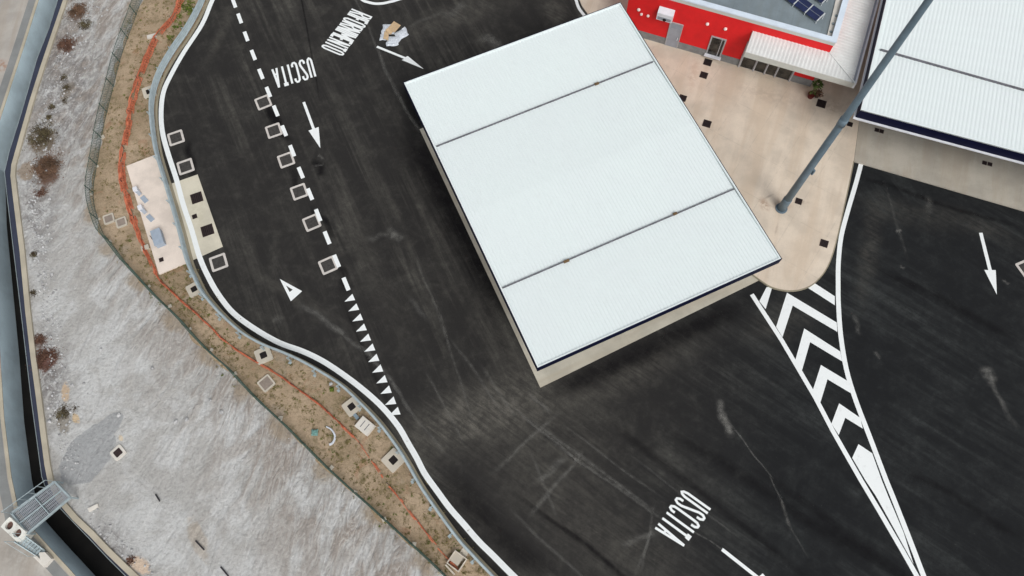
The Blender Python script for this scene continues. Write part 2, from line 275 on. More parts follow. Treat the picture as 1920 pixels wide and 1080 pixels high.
# ------------------------------------------------------------------ mesh helpers
def tag(o, label=None, cat=None, group=None, kind=None):
    if label: o['label'] = label
    if cat: o['category'] = cat
    if group: o['group'] = group
    if kind: o['kind'] = kind
    return o
def thing(name, label, cat, loc, group=None, rz=0.0):
    o = bpy.data.objects.new(name, None); COL.objects.link(o); o.location = loc; o.rotation_euler = (0, 0, rz)
    o.empty_display_size = .3
    return tag(o, label, cat, group)
class MB:
    """collects geometry in world space; build() links it as one mesh object"""
    def __init__(s): s.v = []; s.f = []
    def add(s, vs, fs):
        o = len(s.v); s.v += [Vector(p) for p in vs]; s.f += [tuple(i + o for i in f) for f in fs]; return s
    def prism(s, pts, z0, z1):
        pts = [Vector((p[0], p[1])) for p in pts]
        ar = sum(a.x * b.y - b.x * a.y for a, b in zip(pts, pts[1:] + pts[:1]))
        if ar < 0: pts = pts[::-1]
        n = len(pts); vs = [(p.x, p.y, z1) for p in pts]
        tri = tessellate_polygon([[Vector((p.x, p.y, 0)) for p in pts]])
        fs = []
        for t in tri:
            a, b, c = (pts[i] for i in t)
            fs.append(tuple(t) if (b - a).cross(c - a) > 0 else tuple(reversed(t)))
        if z0 is not None:
            vs += [(p.x, p.y, z0) for p in pts]
            fs += [tuple(i + n for i in reversed(f)) for f in list(fs)]
            fs += [(i, i + n, (i + 1) % n + n, (i + 1) % n) for i in range(n)]
        return s.add(vs, fs)
    def box(s, c, dx, dy, z0, z1, ang=0.0):
        ca, sa = math.cos(ang), math.sin(ang)
        p = [Vector((c[0] + ca * x - sa * y, c[1] + sa * x + ca * y)) for x, y in ((-dx/2, -dy/2), (dx/2, -dy/2), (dx/2, dy/2), (-dx/2, dy/2))]
        return s.prism(p, z0, z1)
    def bar(s, a, b, w, h):
        """box beam between two 3-D points"""
        a, b = Vector(a), Vector(b); d = (b - a).normalized()
        up = Vector((0, 0, 1)) if abs(d.z) < .95 else Vector((1, 0, 0))
        r = d.cross(up).normalized() * w / 2; u = r.normalized().cross(d) * h / 2
        vs = [p + x * r + y * u for p in (a, b) for x, y in ((-1, -1), (1, -1), (1, 1), (-1, 1))]
        return s.add(vs, [(3, 2, 1, 0), (4, 5, 6, 7), (0, 1, 5, 4), (1, 2, 6, 5), (2, 3, 7, 6), (3, 0, 4, 7)])
    def tube(s, pts, rs, n=10):
        """round tube through 3-D points"""
        vs, fs = [], []
        pts = [Vector(p) for p in pts]
        for i, p in enumerate(pts):
            d = (pts[min(i + 1, len(pts) - 1)] - pts[max(i - 1, 0)]).normalized()
            up = Vector((0, 0, 1)) if abs(d.z) < .9 else Vector((1, 0, 0))
            a = d.cross(up).normalized(); b = a.cross(d)
            r = rs[i] if isinstance(rs, (list, tuple)) else rs
            vs += [p + r * (math.cos(t * 2 * math.pi / n) * a + math.sin(t * 2 * math.pi / n) * b) for t in range(n)]
        for i in range(len(pts) - 1):
            for t in range(n): fs.append((i*n + t, i*n + (t+1) % n, (i+1)*n + (t+1) % n, (i+1)*n + t))
        fs.append(tuple(range(n))[::-1]); fs.append(tuple(range((len(pts)-1)*n, len(pts)*n)))
        return s.add(vs, fs)
    def ribbon(s, pts, w, z, closed=False, z0=None):
        """flat strip along a path (miter joints)"""
        L, R = offset(pts, w / 2, closed), offset(pts, -w / 2, closed)
        n = len(pts); k = n if closed else n - 1
        vs = [(p.x, p.y, z) for p in L] + [(p.x, p.y, z) for p in R]
        fs = [(i, i + n, (i + 1) % n + n, (i + 1) % n) for i in range(k)]
        if z0 is not None:
            vs += [(p.x, p.y, z0) for p in L] + [(p.x, p.y, z0) for p in R]
            fs += [(i, (i+1) % n, (i+1) % n + 2*n, i + 2*n) for i in range(k)] + [(i + n, i + 3*n, (i+1) % n + 3*n, (i+1) % n + n) for i in range(k)]
            if not closed: fs += [(0, 2*n, 3*n, n), (n-1, 2*n-1, 4*n-1, 3*n-1)]
        return s.add(vs, fs)
    def build(s, name, m, parent=None, smooth=False):
        me = bpy.data.meshes.new(name)
        off = Vector((0, 0, 0)); inv = None
        if parent is not None:
            r = parent
            bpy.context.view_layer.update()
            inv = r.matrix_world.inverted()
        vs = [(inv @ v if inv else v)[:] for v in s.v]
        me.from_pydata(vs, [], s.f); me.materials.append(M[m] if isinstance(m, str) else m)
        bm = bmesh.new(); bm.from_mesh(me); bmesh.ops.recalc_face_normals(bm, faces=bm.faces) if smooth else None; bm.to_mesh(me); bm.free()
        if smooth:
            for p in me.polygons: p.use_smooth = True
        o = bpy.data.objects.new(name, me); COL.objects.link(o)
        if parent is not None: o.parent = parent
        return o
def offset(pts, d, closed=False):
    pts = [Vector((p[0], p[1])) for p in pts]; out = []; n = len(pts)
    for i, p in enumerate(pts):
        a = pts[i-1] if (i or closed) else None; b = pts[(i+1) % n] if (i < n-1 or closed) else None
        t1 = (p - a).normalized() if a is not None and (p - a).length > 1e-9 else None; t2 = (b - p).normalized() if b is not None and (b - p).length > 1e-9 else None
        if t1 is None: t1 = t2
        if t2 is None: t2 = t1
        n1 = Vector((-t1.y, t1.x)); n2 = Vector((-t2.y, t2.x)); m = n1 + n2
        if m.length < .3: m = n1
        m.normalize(); out.append(p + m * d / max(.45, m.dot(n1)))
    return out
def smooth(pts, k=6):
    pts = [Vector((p[0], p[1])) for p in pts]; out = []
    for i in range(len(pts) - 1):
        p0, p1, p2, p3 = pts[max(i-1, 0)], pts[i], pts[i+1], pts[min(i+2, len(pts)-1)]
        for j in range(k):
            t = j / k
            out.append(.5 * (2*p1 + (p2-p0)*t + (2*p0 - 5*p1 + 4*p2 - p3)*t*t + (3*p1 - p0 - 3*p2 + p3)*t**3))
    out.append(pts[-1]); return out
def along(pts, step, start=0.0):
    """points and tangents every step metres"""
    out = []; need = start
    for a, b in zip(pts, pts[1:]):
        L = (b - a).length
        while need <= L and L > 0:
            out.append((a + (b - a) * need / L, (b - a).normalized())); need += step
        need -= L
    return out
def copy_tree(o, parent=None):
    c = o.copy(); COL.objects.link(c)
    if parent is not None: c.parent = parent
    for ch in o.children: copy_tree(ch, c)
    return c
ORD = ['first', 'second', 'third', 'fourth', 'fifth', 'sixth', 'seventh', 'eighth', 'ninth', 'tenth', 'eleventh', 'twelfth', 'thirteenth', 'fourteenth', 'fifteenth', 'sixteenth']

# ================================================================== THE SETTING
PAR = [(150, -70), (123.7, 0), (100.8, 67), (79.4, 131), (61, 189), (42.8, 253.5), (27, 310), (25.5, 330), (32.6, 389), (43, 472), (53.4, 581.6), (64, 672), (73.6, 741.7), (83, 816.7), (90, 870), (97, 905), (112, 936), (142.6, 972), (173, 1000.5), (203.7, 1033), (240, 1067.8), (300, 1124)]
LW = [(95, -70), (73, 0), (46, 85.5), (18, 171), (0, 226), (-24, 300), (-22, 400), (-10, 540), (0, 655), (8, 780), (22, 894), (36, 960), (67, 996.5), (96, 1029), (132, 1068), (180, 1122)]
def extend(pts, d=200):
    a = pts[0] + (pts[0] - pts[1]).normalized() * d; b = pts[-1] + (pts[-1] - pts[-2]).normalized() * d
    return [a] + pts + [b]
par = extend(GP(PAR)); lw = extend(GP(LW))
par_l, par_r = offset(par, .17), offset(par, -.17)
if (G(200, 500) - par_l[10]).length < (G(200, 500) - par_r[10]).length: par_l, par_r = par_r, par_l    # par_r: gravel side
# gravel ground: everything east of the channel parapet, out to the horizon
MB().prism([p for p in par_r] + [Vector((700, -700)), Vector((1500, -700)), Vector((1500, 1500)), Vector((-200, 1500))], None, -.05).build('gravel_ground', 'gravel')['kind'] = 'structure'
MB().prism([p for p in lw] + [Vector((0, -700)), Vector((-1500, -700)), Vector((-1500, 1500)), Vector((-200, 1500))], None, -.05).build('concrete_ground', 'west')['kind'] = 'structure'
# channel bed, walls and ledge
MB().prism(lw + par_l[::-1], None, -1.95).build('channel_bed', 'mud')['kind'] = 'structure'
t = thing('channel_wall', 'blue grey concrete wall lining the far left side of the drainage channel', 'wall', (*lw[5], 0))
m = MB(); L2 = offset(lw, .24)
if (L2[8] - G(200, 600)).length < (lw[8] - G(200, 600)).length: L2 = offset(lw, -.24)
k = len(lw)
m.add([(p.x, p.y, 0.0) for p in lw] + [(p.x, p.y, -1.95) for p in lw], [(i, i+1, i+1+k, i+k) for i in range(k-1)]); m.build('wall_face', 'chan_wall', t)
mid = [(a + b) / 2 for a, b in zip(lw, L2)]
MB().ribbon(mid, .22, .03, z0=-.05).build('coping', 'coping', t)
gs = offset(lw, .62)
if (gs[8] - G(200, 600)).length < (lw[8] - G(200, 600)).length: gs = offset(lw, -.62)
o = MB().ribbon(gs, .62, -.044).build('gutter_strip', 'gutter'); o['kind'] = 'structure'
gs2 = offset(lw, .95)
if (gs2[8] - G(200, 600)).length < (lw[8] - G(200, 600)).length: gs2 = offset(lw, -.95)
t = thing('channel_parapet', 'beige concrete parapet with dark blue ledge between drainage channel and gravel', 'wall', (*par[8], 0))
MB().ribbon(par, .34, .10, z0=-1.95).build('parapet_wall', 'coping', t)
LEDGE = [(128, -70), (107, 6), (91.6, 55), (70, 110), (40, 214), (18, 284), (9, 322), (14, 370), (26, 470), (41.7, 600), (58, 740), (79, 894), (90, 925), (114, 953.7), (143, 984), (173, 1015), (202, 1046), (234, 1078), (280, 1122)]
le = extend(GP(LEDGE, -.5))
MB().prism(le + par_l[::-1], -1.95, -.5).build('ledge', 'ledge', t)
MB().tube([(p.x, p.y, -.47) for p in le[1:-1]], .022, 6).build('edge_pipe', 'steel', t)

# soil verge between the boundary fence and the guardrail
RAIL = [(402, -60), (375.7, 6), (351, 52), (323.8, 91.6), (300.9, 131), (288.6, 165), (284, 195.5), (285.6, 232), (291.7, 275), (298, 300), (312, 346), (325, 390), (337.5, 434), (351.6, 488), (364.4, 517.8), (378, 544.7), (393, 564.4), (413, 586.7), (435.5, 608), (462, 629), (495.5, 647), (529, 660), (562, 675), (599, 695.6), (640, 722), (675.8, 755), (710, 791), (739, 829), (760.7, 862), (787.6, 909), (810, 942.5), (832.4, 974), (861, 1012), (887.4, 1041), (920, 1075), (975, 1130), (1120, 1268), (1365, 1500)]
rail = smooth(GP(RAIL, .65), 4)
fence = smooth(GP(FENCE), 3)
er = offset(rail, -.05); fo = offset(fence, .12)
if (fo[20] - G(100, 500)).length > (fence[20] - G(100, 500)).length: fo = offset(fence, -.12)
fj = [p + Vector((noise.noise(Vector((p.x*.7, p.y*.7, 3))), noise.noise(Vector((p.x*.7, p.y*.7, 9))))) * .5 for p in smooth(fo, 4)]
MB().prism(extend(fj, 60) + extend(er, 60)[::-1], None, -.03).build('soil_verge', 'soil')['kind'] = 'structure'
# asphalt: everything right of the guardrail
er2 = offset(rail, .12)
if (er2[40] - G(600, 500)).length > (rail[40] - G(600, 500)).length: er2 = offset(rail, -.12); sgn = -1
else: sgn = 1
a0 = extend(er2, 80)
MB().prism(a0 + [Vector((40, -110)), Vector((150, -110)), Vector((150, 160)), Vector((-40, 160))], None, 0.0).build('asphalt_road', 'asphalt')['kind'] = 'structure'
MB().ribbon(offset(rail, sgn * .10), .16, .09, z0=-.03).build('kerb', 'kerb')['kind'] = 'structure'

# concrete plant slab on the verge and its trap slab in the road
pin = [(236.7, 311.3), (296.5, 287.7), (301, 305), (315, 346), (328, 390), (340.5, 434), (356, 490), (298, 514.5)]
MB().prism(GP(pin, .1), -.04, .10).build('plant_pavement', 'pink_slab')['kind'] = 'structure'
yel = [(315, 346.5), (370.5, 327), (417.8, 462.5), (356.5, 490), (341, 434.5), (328.5, 390.5)]
MB().prism(GP(yel, .012), -.04, .012).build('trap_pavement', 'drain_slab')['kind'] = 'structure'

# canopy slab, apron, second slab
s0 = G(1013, 727); uu = (G(1437, 519) - s0).normalized(); vv = (G(787, 243) - s0).normalized()
SL = [s0, s0 + uu * 18.6, s0 + uu * 18.6 + vv * 21.7, s0 + vv * 21.7]
MB().prism(SL, -.05, .03).build('canopy_pavement', 'slab')['kind'] = 'structure'
AP = [(1060, -130), (1086, -2), (1092, 12), (1101, 24), (1130, 70), (1200, 200), (1300, 370), (1370, 480), (1400, 508), (1412, 515.5), (1429, 527.5), (1446, 538), (1470, 544.4), (1494, 544.4), (1518, 537), (1537, 521.5), (1552, 500), (1564, 468.6), (1576, 420), (1592.8, 343), (1601, 302), (1611, 225), (1650, 60), (1690, -120)]
MB().prism(GP(AP, .12), -.05, .12).build('apron_pavement', 'apron')['kind'] = 'structure'
MB().ribbon(smooth(GP(AP[9:21], .13), 3), .07, .128, z0=.0).build('apron_kerb', 'kerb')['kind'] = 'structure'
S2 = [(1601.5, 302.5), (1920, 395), (2400, 534), (2400, 100), (1690, -120), (1650.5, 60), (1611.5, 225)]
MB().prism(GP(S2, .11), -.05, .11).build('forecourt_pavement', 'slab2')['kind'] = 'structure'

# ================================================================== ROAD MARKINGS
ZP = .006
EDGE = [(428, -60), (398.6, 0), (379, 46), (345, 98), (321, 140.5), (307, 172), (302.4, 208), (304.5, 246), (315, 287), (331, 336.5), (343.8, 383.8), (359.5, 431), (375.3, 484.6), (394, 525.5), (413, 557), (438.8, 588), (479, 617.5), (523.7, 642.7), (568, 659), (604.7, 676.8), (642.5, 701.5), (681.2, 731), (716.5, 763), (746.5, 799), (767, 834), (782, 860), (796.7, 888.5), (820, 921), (842.6, 951.7), (869, 982), (897.6, 1015), (924, 1041), (960.7, 1078), (1010, 1125), (1155, 1262), (1400, 1494)]
def marking(name, m, label, cat='road marking', group=None): return tag(m.build(name, 'paint'), label, cat, group)
marking('edge_line', MB().ribbon(smooth(GP(EDGE), 5), .37, .022), 'thick white edge line curving along the guardrail side of the asphalt')
RL = [(1620, 275), (1614.5, 307), (1605, 343), (1588, 401), (1577, 444.5), (1572, 492.6), (1571.5, 535), (1572, 567), (1576, 626), (1587, 692.6), (1605, 752), (1631, 820), (1661.3, 900), (1673.5, 930), (1703, 1005), (1731.7, 1080), (1755, 1140)]
LL = [(1409.6, 552), (1465, 637), (1528, 744), (1561, 807), (1585.2, 849.6), (1614, 900), (1648, 957), (1690, 1029), (1719, 1080), (1750, 1134)]
marking('curved_line', MB().ribbon(smooth(GP(RL[1:]), 5), .31, ZP), 'long white line curving past the beige apron down to the bottom edge')
marking('diagonal_line', MB().ribbon(GP(LL), .29, ZP + .001), 'straight white line bounding the left side of the chevron area')
T = lambda x, y: (1380 + x / 2.7, 500 + y / 2.7)
chev = [([(155, 103), (183, 105), (150, 215), (118, 175)], 'short white bar beside the apron edge at the left top of the chevron area'),
        ([(400, 85), (500, 150), (500, 195), (365, 108)], 'short white bar between the rounded apron corner and the curved line'),
        ([(258, 132), (510, 283), (513, 330), (287, 197), (235, 357), (203, 305)], 'largest white chevron, just below the rounded apron corner'),
        ([(345, 313), (528, 430), (538, 480), (375, 382), (333, 528), (300, 475)], 'second white chevron counting down from the rounded apron corner'),
        ([(430, 498), (570, 582), (580, 640), (463, 570), (427, 688), (388, 628)], 'third white chevron counting down from the rounded apron corner'),
        ([(522, 692), (628, 765), (642, 820), (553, 765), (520, 852), (483, 795)], 'smallest white chevron, just above the long solid wedge')]
for pts, lab in chev: marking('chevron', MB().prism(GP([T(*p) for p in pts]), None, ZP - .001), lab, group='chevrons painted in the traffic island')
marking('wedge_marking', MB().prism(GP([(1609.6, 832.8), (1635.4, 850), (1653.0, 899.6), (1665.2, 930), (1694.4, 999), (1713, 1058), (1675.4, 989.7), (1642.2, 930), (1622.3, 900), (1597.8, 858.5)]), None, ZP - .001), 'long solid white wedge tapering to the bottom of the chevron area')
DASH = [(428, -24), (439, 6), (449.7, 34.9), (461.7, 68.6), (475.2, 103.5), (489.4, 139), (503.4, 172.8), (517.3, 208.2), (533, 245.5), (548, 283), (564.2, 324), (581.5, 364.3), (596.8, 403.8), (613.5, 446), (631.3, 489.6), (649, 532.6)]
dw = GP(DASH)
for i, p in enumerate(dw):
    d = (dw[min(i+1, 15)] - dw[max(i-1, 0)]).normalized(); h = .53 + random.uniform(-.02, .02)
    lab = 'white dash of the broken lane line, ' + (('%s in view from the top edge' % ORD[i-1]) if 0 < i < 15 else ('the last before the row of triangles' if i == 15 else 'just beyond the top edge'))
    marking('lane_dash', MB().ribbon([p - d * h, p + d * h], .29, .03), lab, 'lane dash', 'dashes of the broken lane line')
TC = [(656, 559), (663.6, 577), (671, 596), (678, 615), (686, 634), (694, 652.6), (701.5, 672), (709, 692), (717, 712), (725, 731.7), (733.5, 752.4), (741.5, 772)]
for i, (x, y) in enumerate(TC):
    k = i / 11; pts = [(x + 4.7 - .3*k, y - 8 - 1.2*k), (x - 10.2 - 1.7*k, y + 6.8 + .2*k), (x + 9.9 - .4*k, y + 3.7 + 1.3*k)]
    marking('yield_triangle', MB().prism(GP(pts), None, ZP), 'white yield triangle, %s' % ('topmost of the row, next to the last lane dash' if i == 0 else 'last of the row, nearest the curving edge line' if i == 11 else ORD[i] + ' from the top of the row'), 'road marking', 'row of white yield triangles')
m = MB()
o_, i_ = GP([(524.6, 523), (566.5, 546), (545.4, 565)]), GP([(536.3, 535.3), (548.8, 543.2), (543.2, 547.6)])
for a in range(3): b = (a + 1) % 3; m.add([(*o_[a], ZP), (*o_[b], ZP), (*i_[b], ZP), (*i_[a], ZP)], [(0, 1, 2, 3)])
marking('triangle_marking', m, 'large hollow white triangle painted alone on the left lane')
def arrow(tail, tip, b1, b2, w, label):
    tail, tip, b1, b2 = G(*tail), G(*tip), G(*b1), G(*b2); c = (b1 + b2) / 2; n = (b2 - b1).normalized() * w / 2; ns = Vector((-(tip - tail).y, (tip - tail).x)).normalized() * w / 2
    if ns.dot(n) < 0: ns = -ns
    marking('arrow_marking', MB().prism([tail - ns, c - ns, b1, tip, b2, c + ns, tail + ns], None, ZP), label, 'road arrow', 'white direction arrows')
arrow((706.7, 87.5), (794.5, 129.5), (753.3, 112.5), (764.5, 105), .19, 'white arrow pointing at the canopy corner, below the cardboard litter')
arrow((569.5, 191.5), (600.8, 278), (578.5, 245), (597.5, 238), .21, 'white arrow below the upper exit lettering, beside the lane dashes')
arrow((1838.8, 436.5), (1869, 552.5), (1845.5, 506), (1867, 506.5), .24, 'white arrow near the right edge, below the grey forecourt slab')
arrow((1353.7, 1030), (1466, 1116), (1413, 1092), (1430, 1075), .20, 'white arrow cut off by the bottom edge, beside the lower lettering')
GL = {'U': (1, [[(0, 1), (0, .16), (.2, .04), (.5, 0), (.8, .04), (1, .16), (1, 1)]]),
      'S': (1.1, [[(1, .80), (.98, .92), (.7, 1), (.3, 1), (0, .92), (.02, .78), (.98, .24), (1, .10), (.7, 0), (.3, 0), (.02, .08), (0, .20)]]),
      'C': (1.1, [[(1, .80), (.98, .92), (.7, 1), (.35, 1), (.05, .92), (0, .8), (0, .2), (.05, .08), (.35, 0), (.7, 0), (.98, .08), (1, .20)]]),
      'I': (.12, [[(.5, 0), (.5, 1)]]), 'T': (1.05, [[(.5, 0), (.5, .93)], 'w', [(-.05, .95), (1.05, .95)]]),
      'A': (1.1, [[(0, 0), (.45, 1)], [(.45, 1), (1, 0)], [(.2, .30), (.75, .30)]]),
      'R': (1, [[(0, 0), (0, 1)], [(0, .97), (.7, .97), (1, .88), (1, .66), (.7, .56), (0, .56)], [(.4, .56), (1, 0)]]),
      'F': (.9, [[(0, 0), (0, 1)], 'w', [(0, .95), (1, .95)], [(0, .52), (.8, .52)]]), 'E': (.95, [[(0, 0), (0, 1)], 'w', [(0, .95), (1, .95)], [(0, .5), (.8, .5)], [(0, .05), (1, .05)]]),
      'O': (1, [[(0, .5), (0, .14), (.25, .02), (.5, 0), (.75, .02), (1, .14), (1, .86), (.75, .98), (.5, 1), (.25, .98), (0, .86), (0, .5)]]),
      'N': (1, [[(0, 0), (0, 1)], [(0, 1), (1, 0)], [(1, 0), (1, 1)]]), 'M': (1.35, [[(0, 0), (0, 1)], [(0, 1), (.5, .35)], [(.5, .35), (1, 1)], [(1, 1), (1, 0)]])}
def word(text, b0, b1, t0, gap, w, label):
    b0, b1, t0 = G(*b0), G(*b1), G(*t0); U = b1 - b0; V = t0 - b0
    tot = sum(GL[c][0] for c in text) + gap * (len(text) - 1); x = 0; m = MB(); q = 0
    for c in text:
        wd, st = GL[c]; k = 1.0; j = 0
        for s in st:
            if s == 'w': k = 1.9; continue
            pts = [b0 + U * ((x + a * wd) / tot) + V * b for a, b in s]
            m.ribbon(pts, w * k, ZP + .0006 * j + .0001 * (q % 2)); j += 1
        x += wd + gap; q += 1
    marking('road_lettering', m, label, 'road lettering')
word('USCITA', (582, 108.5), (510.5, 130), (591.5, 143.5), .95, .165, 'white lettering USCITA upside down beside the top of the lane dashes')
word('USCITA', (1281, 919), (1228.5, 989.5), (1332, 955.5), .95, .15, 'white lettering USCITA near the bottom edge, before the cut-off arrow')
word('RIFORNIMENTO', (659, 17), (603, 88), (697.5, 32.5), .50, .138, 'white lettering RIFORNIMENTO beside the cardboard litter')
# white ring line of a further island, just touching the top edge
marking('island_line', MB().ribbon(smooth(GP([(665, -60), (668, -15), (680, 0), (690.6, 4.2), (701, 6.6), (710, 7), (720, 6), (731, 3.5), (744, 0), (775, -14), (800, -60)]), 4), .25, ZP), 'curved white line dipping in from the top edge above the lettering')
marking('apron_line', MB().ribbon(smooth(GP([(1060, -60), (1074, -18), (1080, 0), (1084, 12), (1090, 22), (1110, 46)]), 4), .24, ZP), 'short white line at the top edge beside the apron')


# dust trails, tyre tracks, fresh dark bands and painted canopy shade: thin soft-edged films on the asphalt
DARKS = [((760, 240), (960, 600), 2.0, .6), ((1020, 745), (1420, 560), 1.2, .55), ((980, 930), (1300, 1190), .30, .6), ((1240, 800), (1700, 1090), .7, .38),  # bands hugging the canopy's left and lower edges paint in its soft shade
                       ((1120, 770), (1560, 1120), .5, .3), ((560, -30), (600, 190), .12, .5), ((760, 170), (790, 240), 1.2, .5), ((355, 270), (362, 330), .55, .6),
                       ((500, 200), (540, 260), .5, .7), ((540, 300), (560, 350), .5, .55), ((590, 390), (625, 440), .5, .6), ((640, 500), (650, 545), .6, .5),
                       ((505, 210), (528, 250), .8, .5), ((1640, 500), (1920, 640), .6, .35), ((1600, 330), (1920, 430), .35, .4), ((1700, 880), (1920, 1010), .5, .35),
                       ((590, 300), (605, 325), .55, .6), ((1420, 880), (1800, 1160), .6, .35), ((640, 560), (760, 840), .35, .3), ((840, 900), (1020, 1080), 1.3, .4)]
TRAILS = [((706, 90), (745, 180), .16, .5), ((742, 172), (784, 243), .14, .55), ((660, -20), (708, 92), .12, .35),
          ((565, 572), (640, 622), .22, .55), ((625, 612), (700, 672), .16, .45), ((690, 660), (745, 730), .16, .5), ((735, 715), (768, 770), .13, .42), ((760, 760), (835, 850), .12, .3),
          ((820, 570), (885, 790), .10, .30), ((850, 640), (940, 770), .12, .32), ((780, 480), (840, 640), .12, .28), ((905, 690), (965, 780), .12, .3),
          ((995, 740), (1030, 772), .14, .5), ((970, 770), (1090, 870), .10, .5), ((1000, 790), (1230, 960), .12, .55), ((1035, 830), (1260, 985), .10, .5), ((1060, 800), (1235, 930), .09, .35),
          ((930, 880), (1040, 780), .14, .45), ((1000, 960), (1090, 850), .14, .5), ((1010, 900), (1060, 860), .22, .5), ((1000, 860), (1040, 960), .1, .35), ((1190, 860), (1400, 1020), .08, .3),
          ((1172, 1018), (1228, 1000), .2, .5), ((1225, 960), (1205, 1060), .1, .4), ((1190, 1080), (1225, 990), .1, .35), ((1300, 995), (1358, 1032), .06, .5), ((960, 960), (1100, 1090), .12, .35),
          ((1378, 805), (1420, 862), .05, .6), ((1415, 856), (1446, 892), .05, .5), ((1440, 885), (1468, 945), .05, .45), ((1464, 938), (1482, 990), .10, .5), ((1480, 985), (1512, 1040), .05, .25),
          ((1348, 755), (1366, 812), .26, .9), ((1354, 775), (1372, 815), .18, .7), ((1846, 690), (1862, 718), .34, .8), ((1858, 710), (1882, 765), .16, .5), ((1875, 750), (1905, 800), .2, .22),
          ((728, 430), (742, 442), .32, .55), ((736, 440), (754, 448), .30, .5), ((690, 447), (726, 440), .25, .35), ((905, 70), (938, 84), .50, .6), ((920, 74), (934, 86), .3, .4),
          ((1680, 434), (1690, 432), .12, .8), ((1688, 498), (1694, 504), .12, .6), ((1880, 526), (1892, 532), .10, .6), ((1600, 590), (1612, 625), .18, .35), ((1640, 660), (1650, 672), .12, .4),
          ((598, 290), (606, 298), .12, .5), ((590, 312), (606, 308), .1, .35), ((835, 30), (870, 10), .4, .4), ((770, 50), (830, 20), .2, .25),
          ((770, 560), (800, 600), .18, .35), ((800, 700), (870, 830), .1, .3), ((520, 650), (545, 690), .4, .3), ((515, 595), (530, 605), .3, .3), ((1660, 350), (1700, 480), .12, .2), ((1740, 370), (1742, 400), .25, .35)]
def film_material(name, c, sc, lo, hi, k):
    n = NT(name); at = n.n.new('ShaderNodeAttribute'); at.attribute_name = 'film'
    f = n.math('MULTIPLY', n.math('MULTIPLY', at.outputs['Fac'], n.rng(n.noise(sc, 5, .7), .32, .62, lo, hi)), k)
    n.b.inputs['Base Color'].default_value = c; n.b.inputs['Roughness'].default_value = .95; n.b.inputs['Specular IOR Level'].default_value = .1
    n.L(f, n.b.inputs['Alpha']); return n.m
def films(name, segs, mt, z0, dz):
    vs, fs, at = [], [], []
    for i, (p, q, w, k) in enumerate(segs):
        p, q = G(*p), G(*q); d = q - p; L = d.length; d.normalize(); nr = Vector((-d.y, d.x)); z = z0 + dz * i
        N = 10; R = 6; o = len(vs); ph = random.random() * 9
        ext = min(.35 * L, 1.2)
        for a in range(N + 1):
            t = a / N; c = p - d * ext * .5 + d * (L + ext) * t; wob = nr * noise.noise(Vector((t * 3 + ph, 1, 2))) * min(w * .8, .25)
            ww = w * (1.7 if name == 'dust_trails' else 1.0) * (.75 + .5 * abs(noise.noise(Vector((t * 4 + ph, 7, 2)))))
            for b in range(R + 1):
                v = b / R * 2 - 1; vs.append((*(c + wob + nr * v * ww), z)); e = min(1, min(t, 1 - t) * 4.5); e = e * e * (3 - 2 * e)
                x = 1 - abs(v); at.append(k * e * x * x * (3 - 2 * x))
        for a in range(N):
            for b in range(R): fs.append((o + a*(R+1) + b, o + (a+1)*(R+1) + b, o + (a+1)*(R+1) + b + 1, o + a*(R+1) + b + 1))
    me = bpy.data.meshes.new(name); me.from_pydata(vs, [], fs); me.materials.append(mt)
    ly = me.attributes.new('film', 'FLOAT', 'POINT'); ly.data.foreach_set('value', at)
    ob = bpy.data.objects.new(name, me); COL.objects.link(ob); ob['kind'] = 'structure'
    for f in me.polygons:
        if f.normal.z < 0: f.flip()
S.cycles.transparent_max_bounces = 24
films('asphalt_and_shade_bands', DARKS, film_material('fresh asphalt and canopy shade film', lin(26, 25, 27), .8, .5, 1.0, 1.1), .0008, .00003)
films('dust_trails', TRAILS, film_material('dust film', lin(158, 157, 152), 2.6, .25, 1.0, .38), .0018, .00003)

# ================================================================== MANHOLES, GRATES, FOUNDATIONS
ang1 = wdir((757, 155), (1163, 5))
def frame_cover(name, label, cat, px, outer, fr, z, ang, mf, mc, group, proto=[None], hgt=.02, inner_rad=.05):
    c = G(*px, z); t = thing(name, label, cat, (c.x, c.y, z), group, ang)
    def rr(h, r):
        pts = []
        for sx, sy, a in ((1, 1, 0), (-1, 1, 90), (-1, -1, 180), (1, -1, 270)):
            for k in range(4):
                an = math.radians(a + k * 30); pts.append(Vector((sx * (h - r) + r * math.cos(an), sy * (h - r) + r * math.sin(an))))
        return pts
    o, i = rr(outer / 2, inner_rad + .05), rr(outer / 2 - fr, inner_rad); n = len(o); R = Matrix.Rotation(ang, 2)
    o = [c + R @ p for p in o]; i = [c + R @ p for p in i]; m = MB()
    z0, z1, zi = z - .04, z + hgt, z + hgt - .012
    vs = [(*p, z1) for p in o] + [(*p, z1) for p in i] + [(*p, z0) for p in o] + [(*p, z0) for p in i]
    fs = []
    for k in range(n):
        l = (k + 1) % n; fs += [(k, l, l+n, k+n), (k, k+2*n, l+2*n, l), (k+n, l+n, l+3*n, k+3*n)]
    m.add(vs, fs).build('frame', mf, t)
    MB().prism(i, None, zi).build('cover', mc, t)
    return t
GM = 'square manholes with pale frames set in the asphalt'
lane = [(493.7, 192), (513.5, 245), (536.5, 300), (561, 359.5), (584.5, 417.5), (615, 497.5)]
for i, p in enumerate(lane):
    frame_cover('manhole', 'pale framed square manhole under the lane dashes, ' + ['topmost of six', 'second of six from the top', 'third of six from the top', 'fourth of six from the top', 'fifth of six from the top', 'lowest of six'][i], 'manhole', p, 1.14, .155, .004, ang1 + random.uniform(-.05, .05), 'paint_old', 'patch', GM)
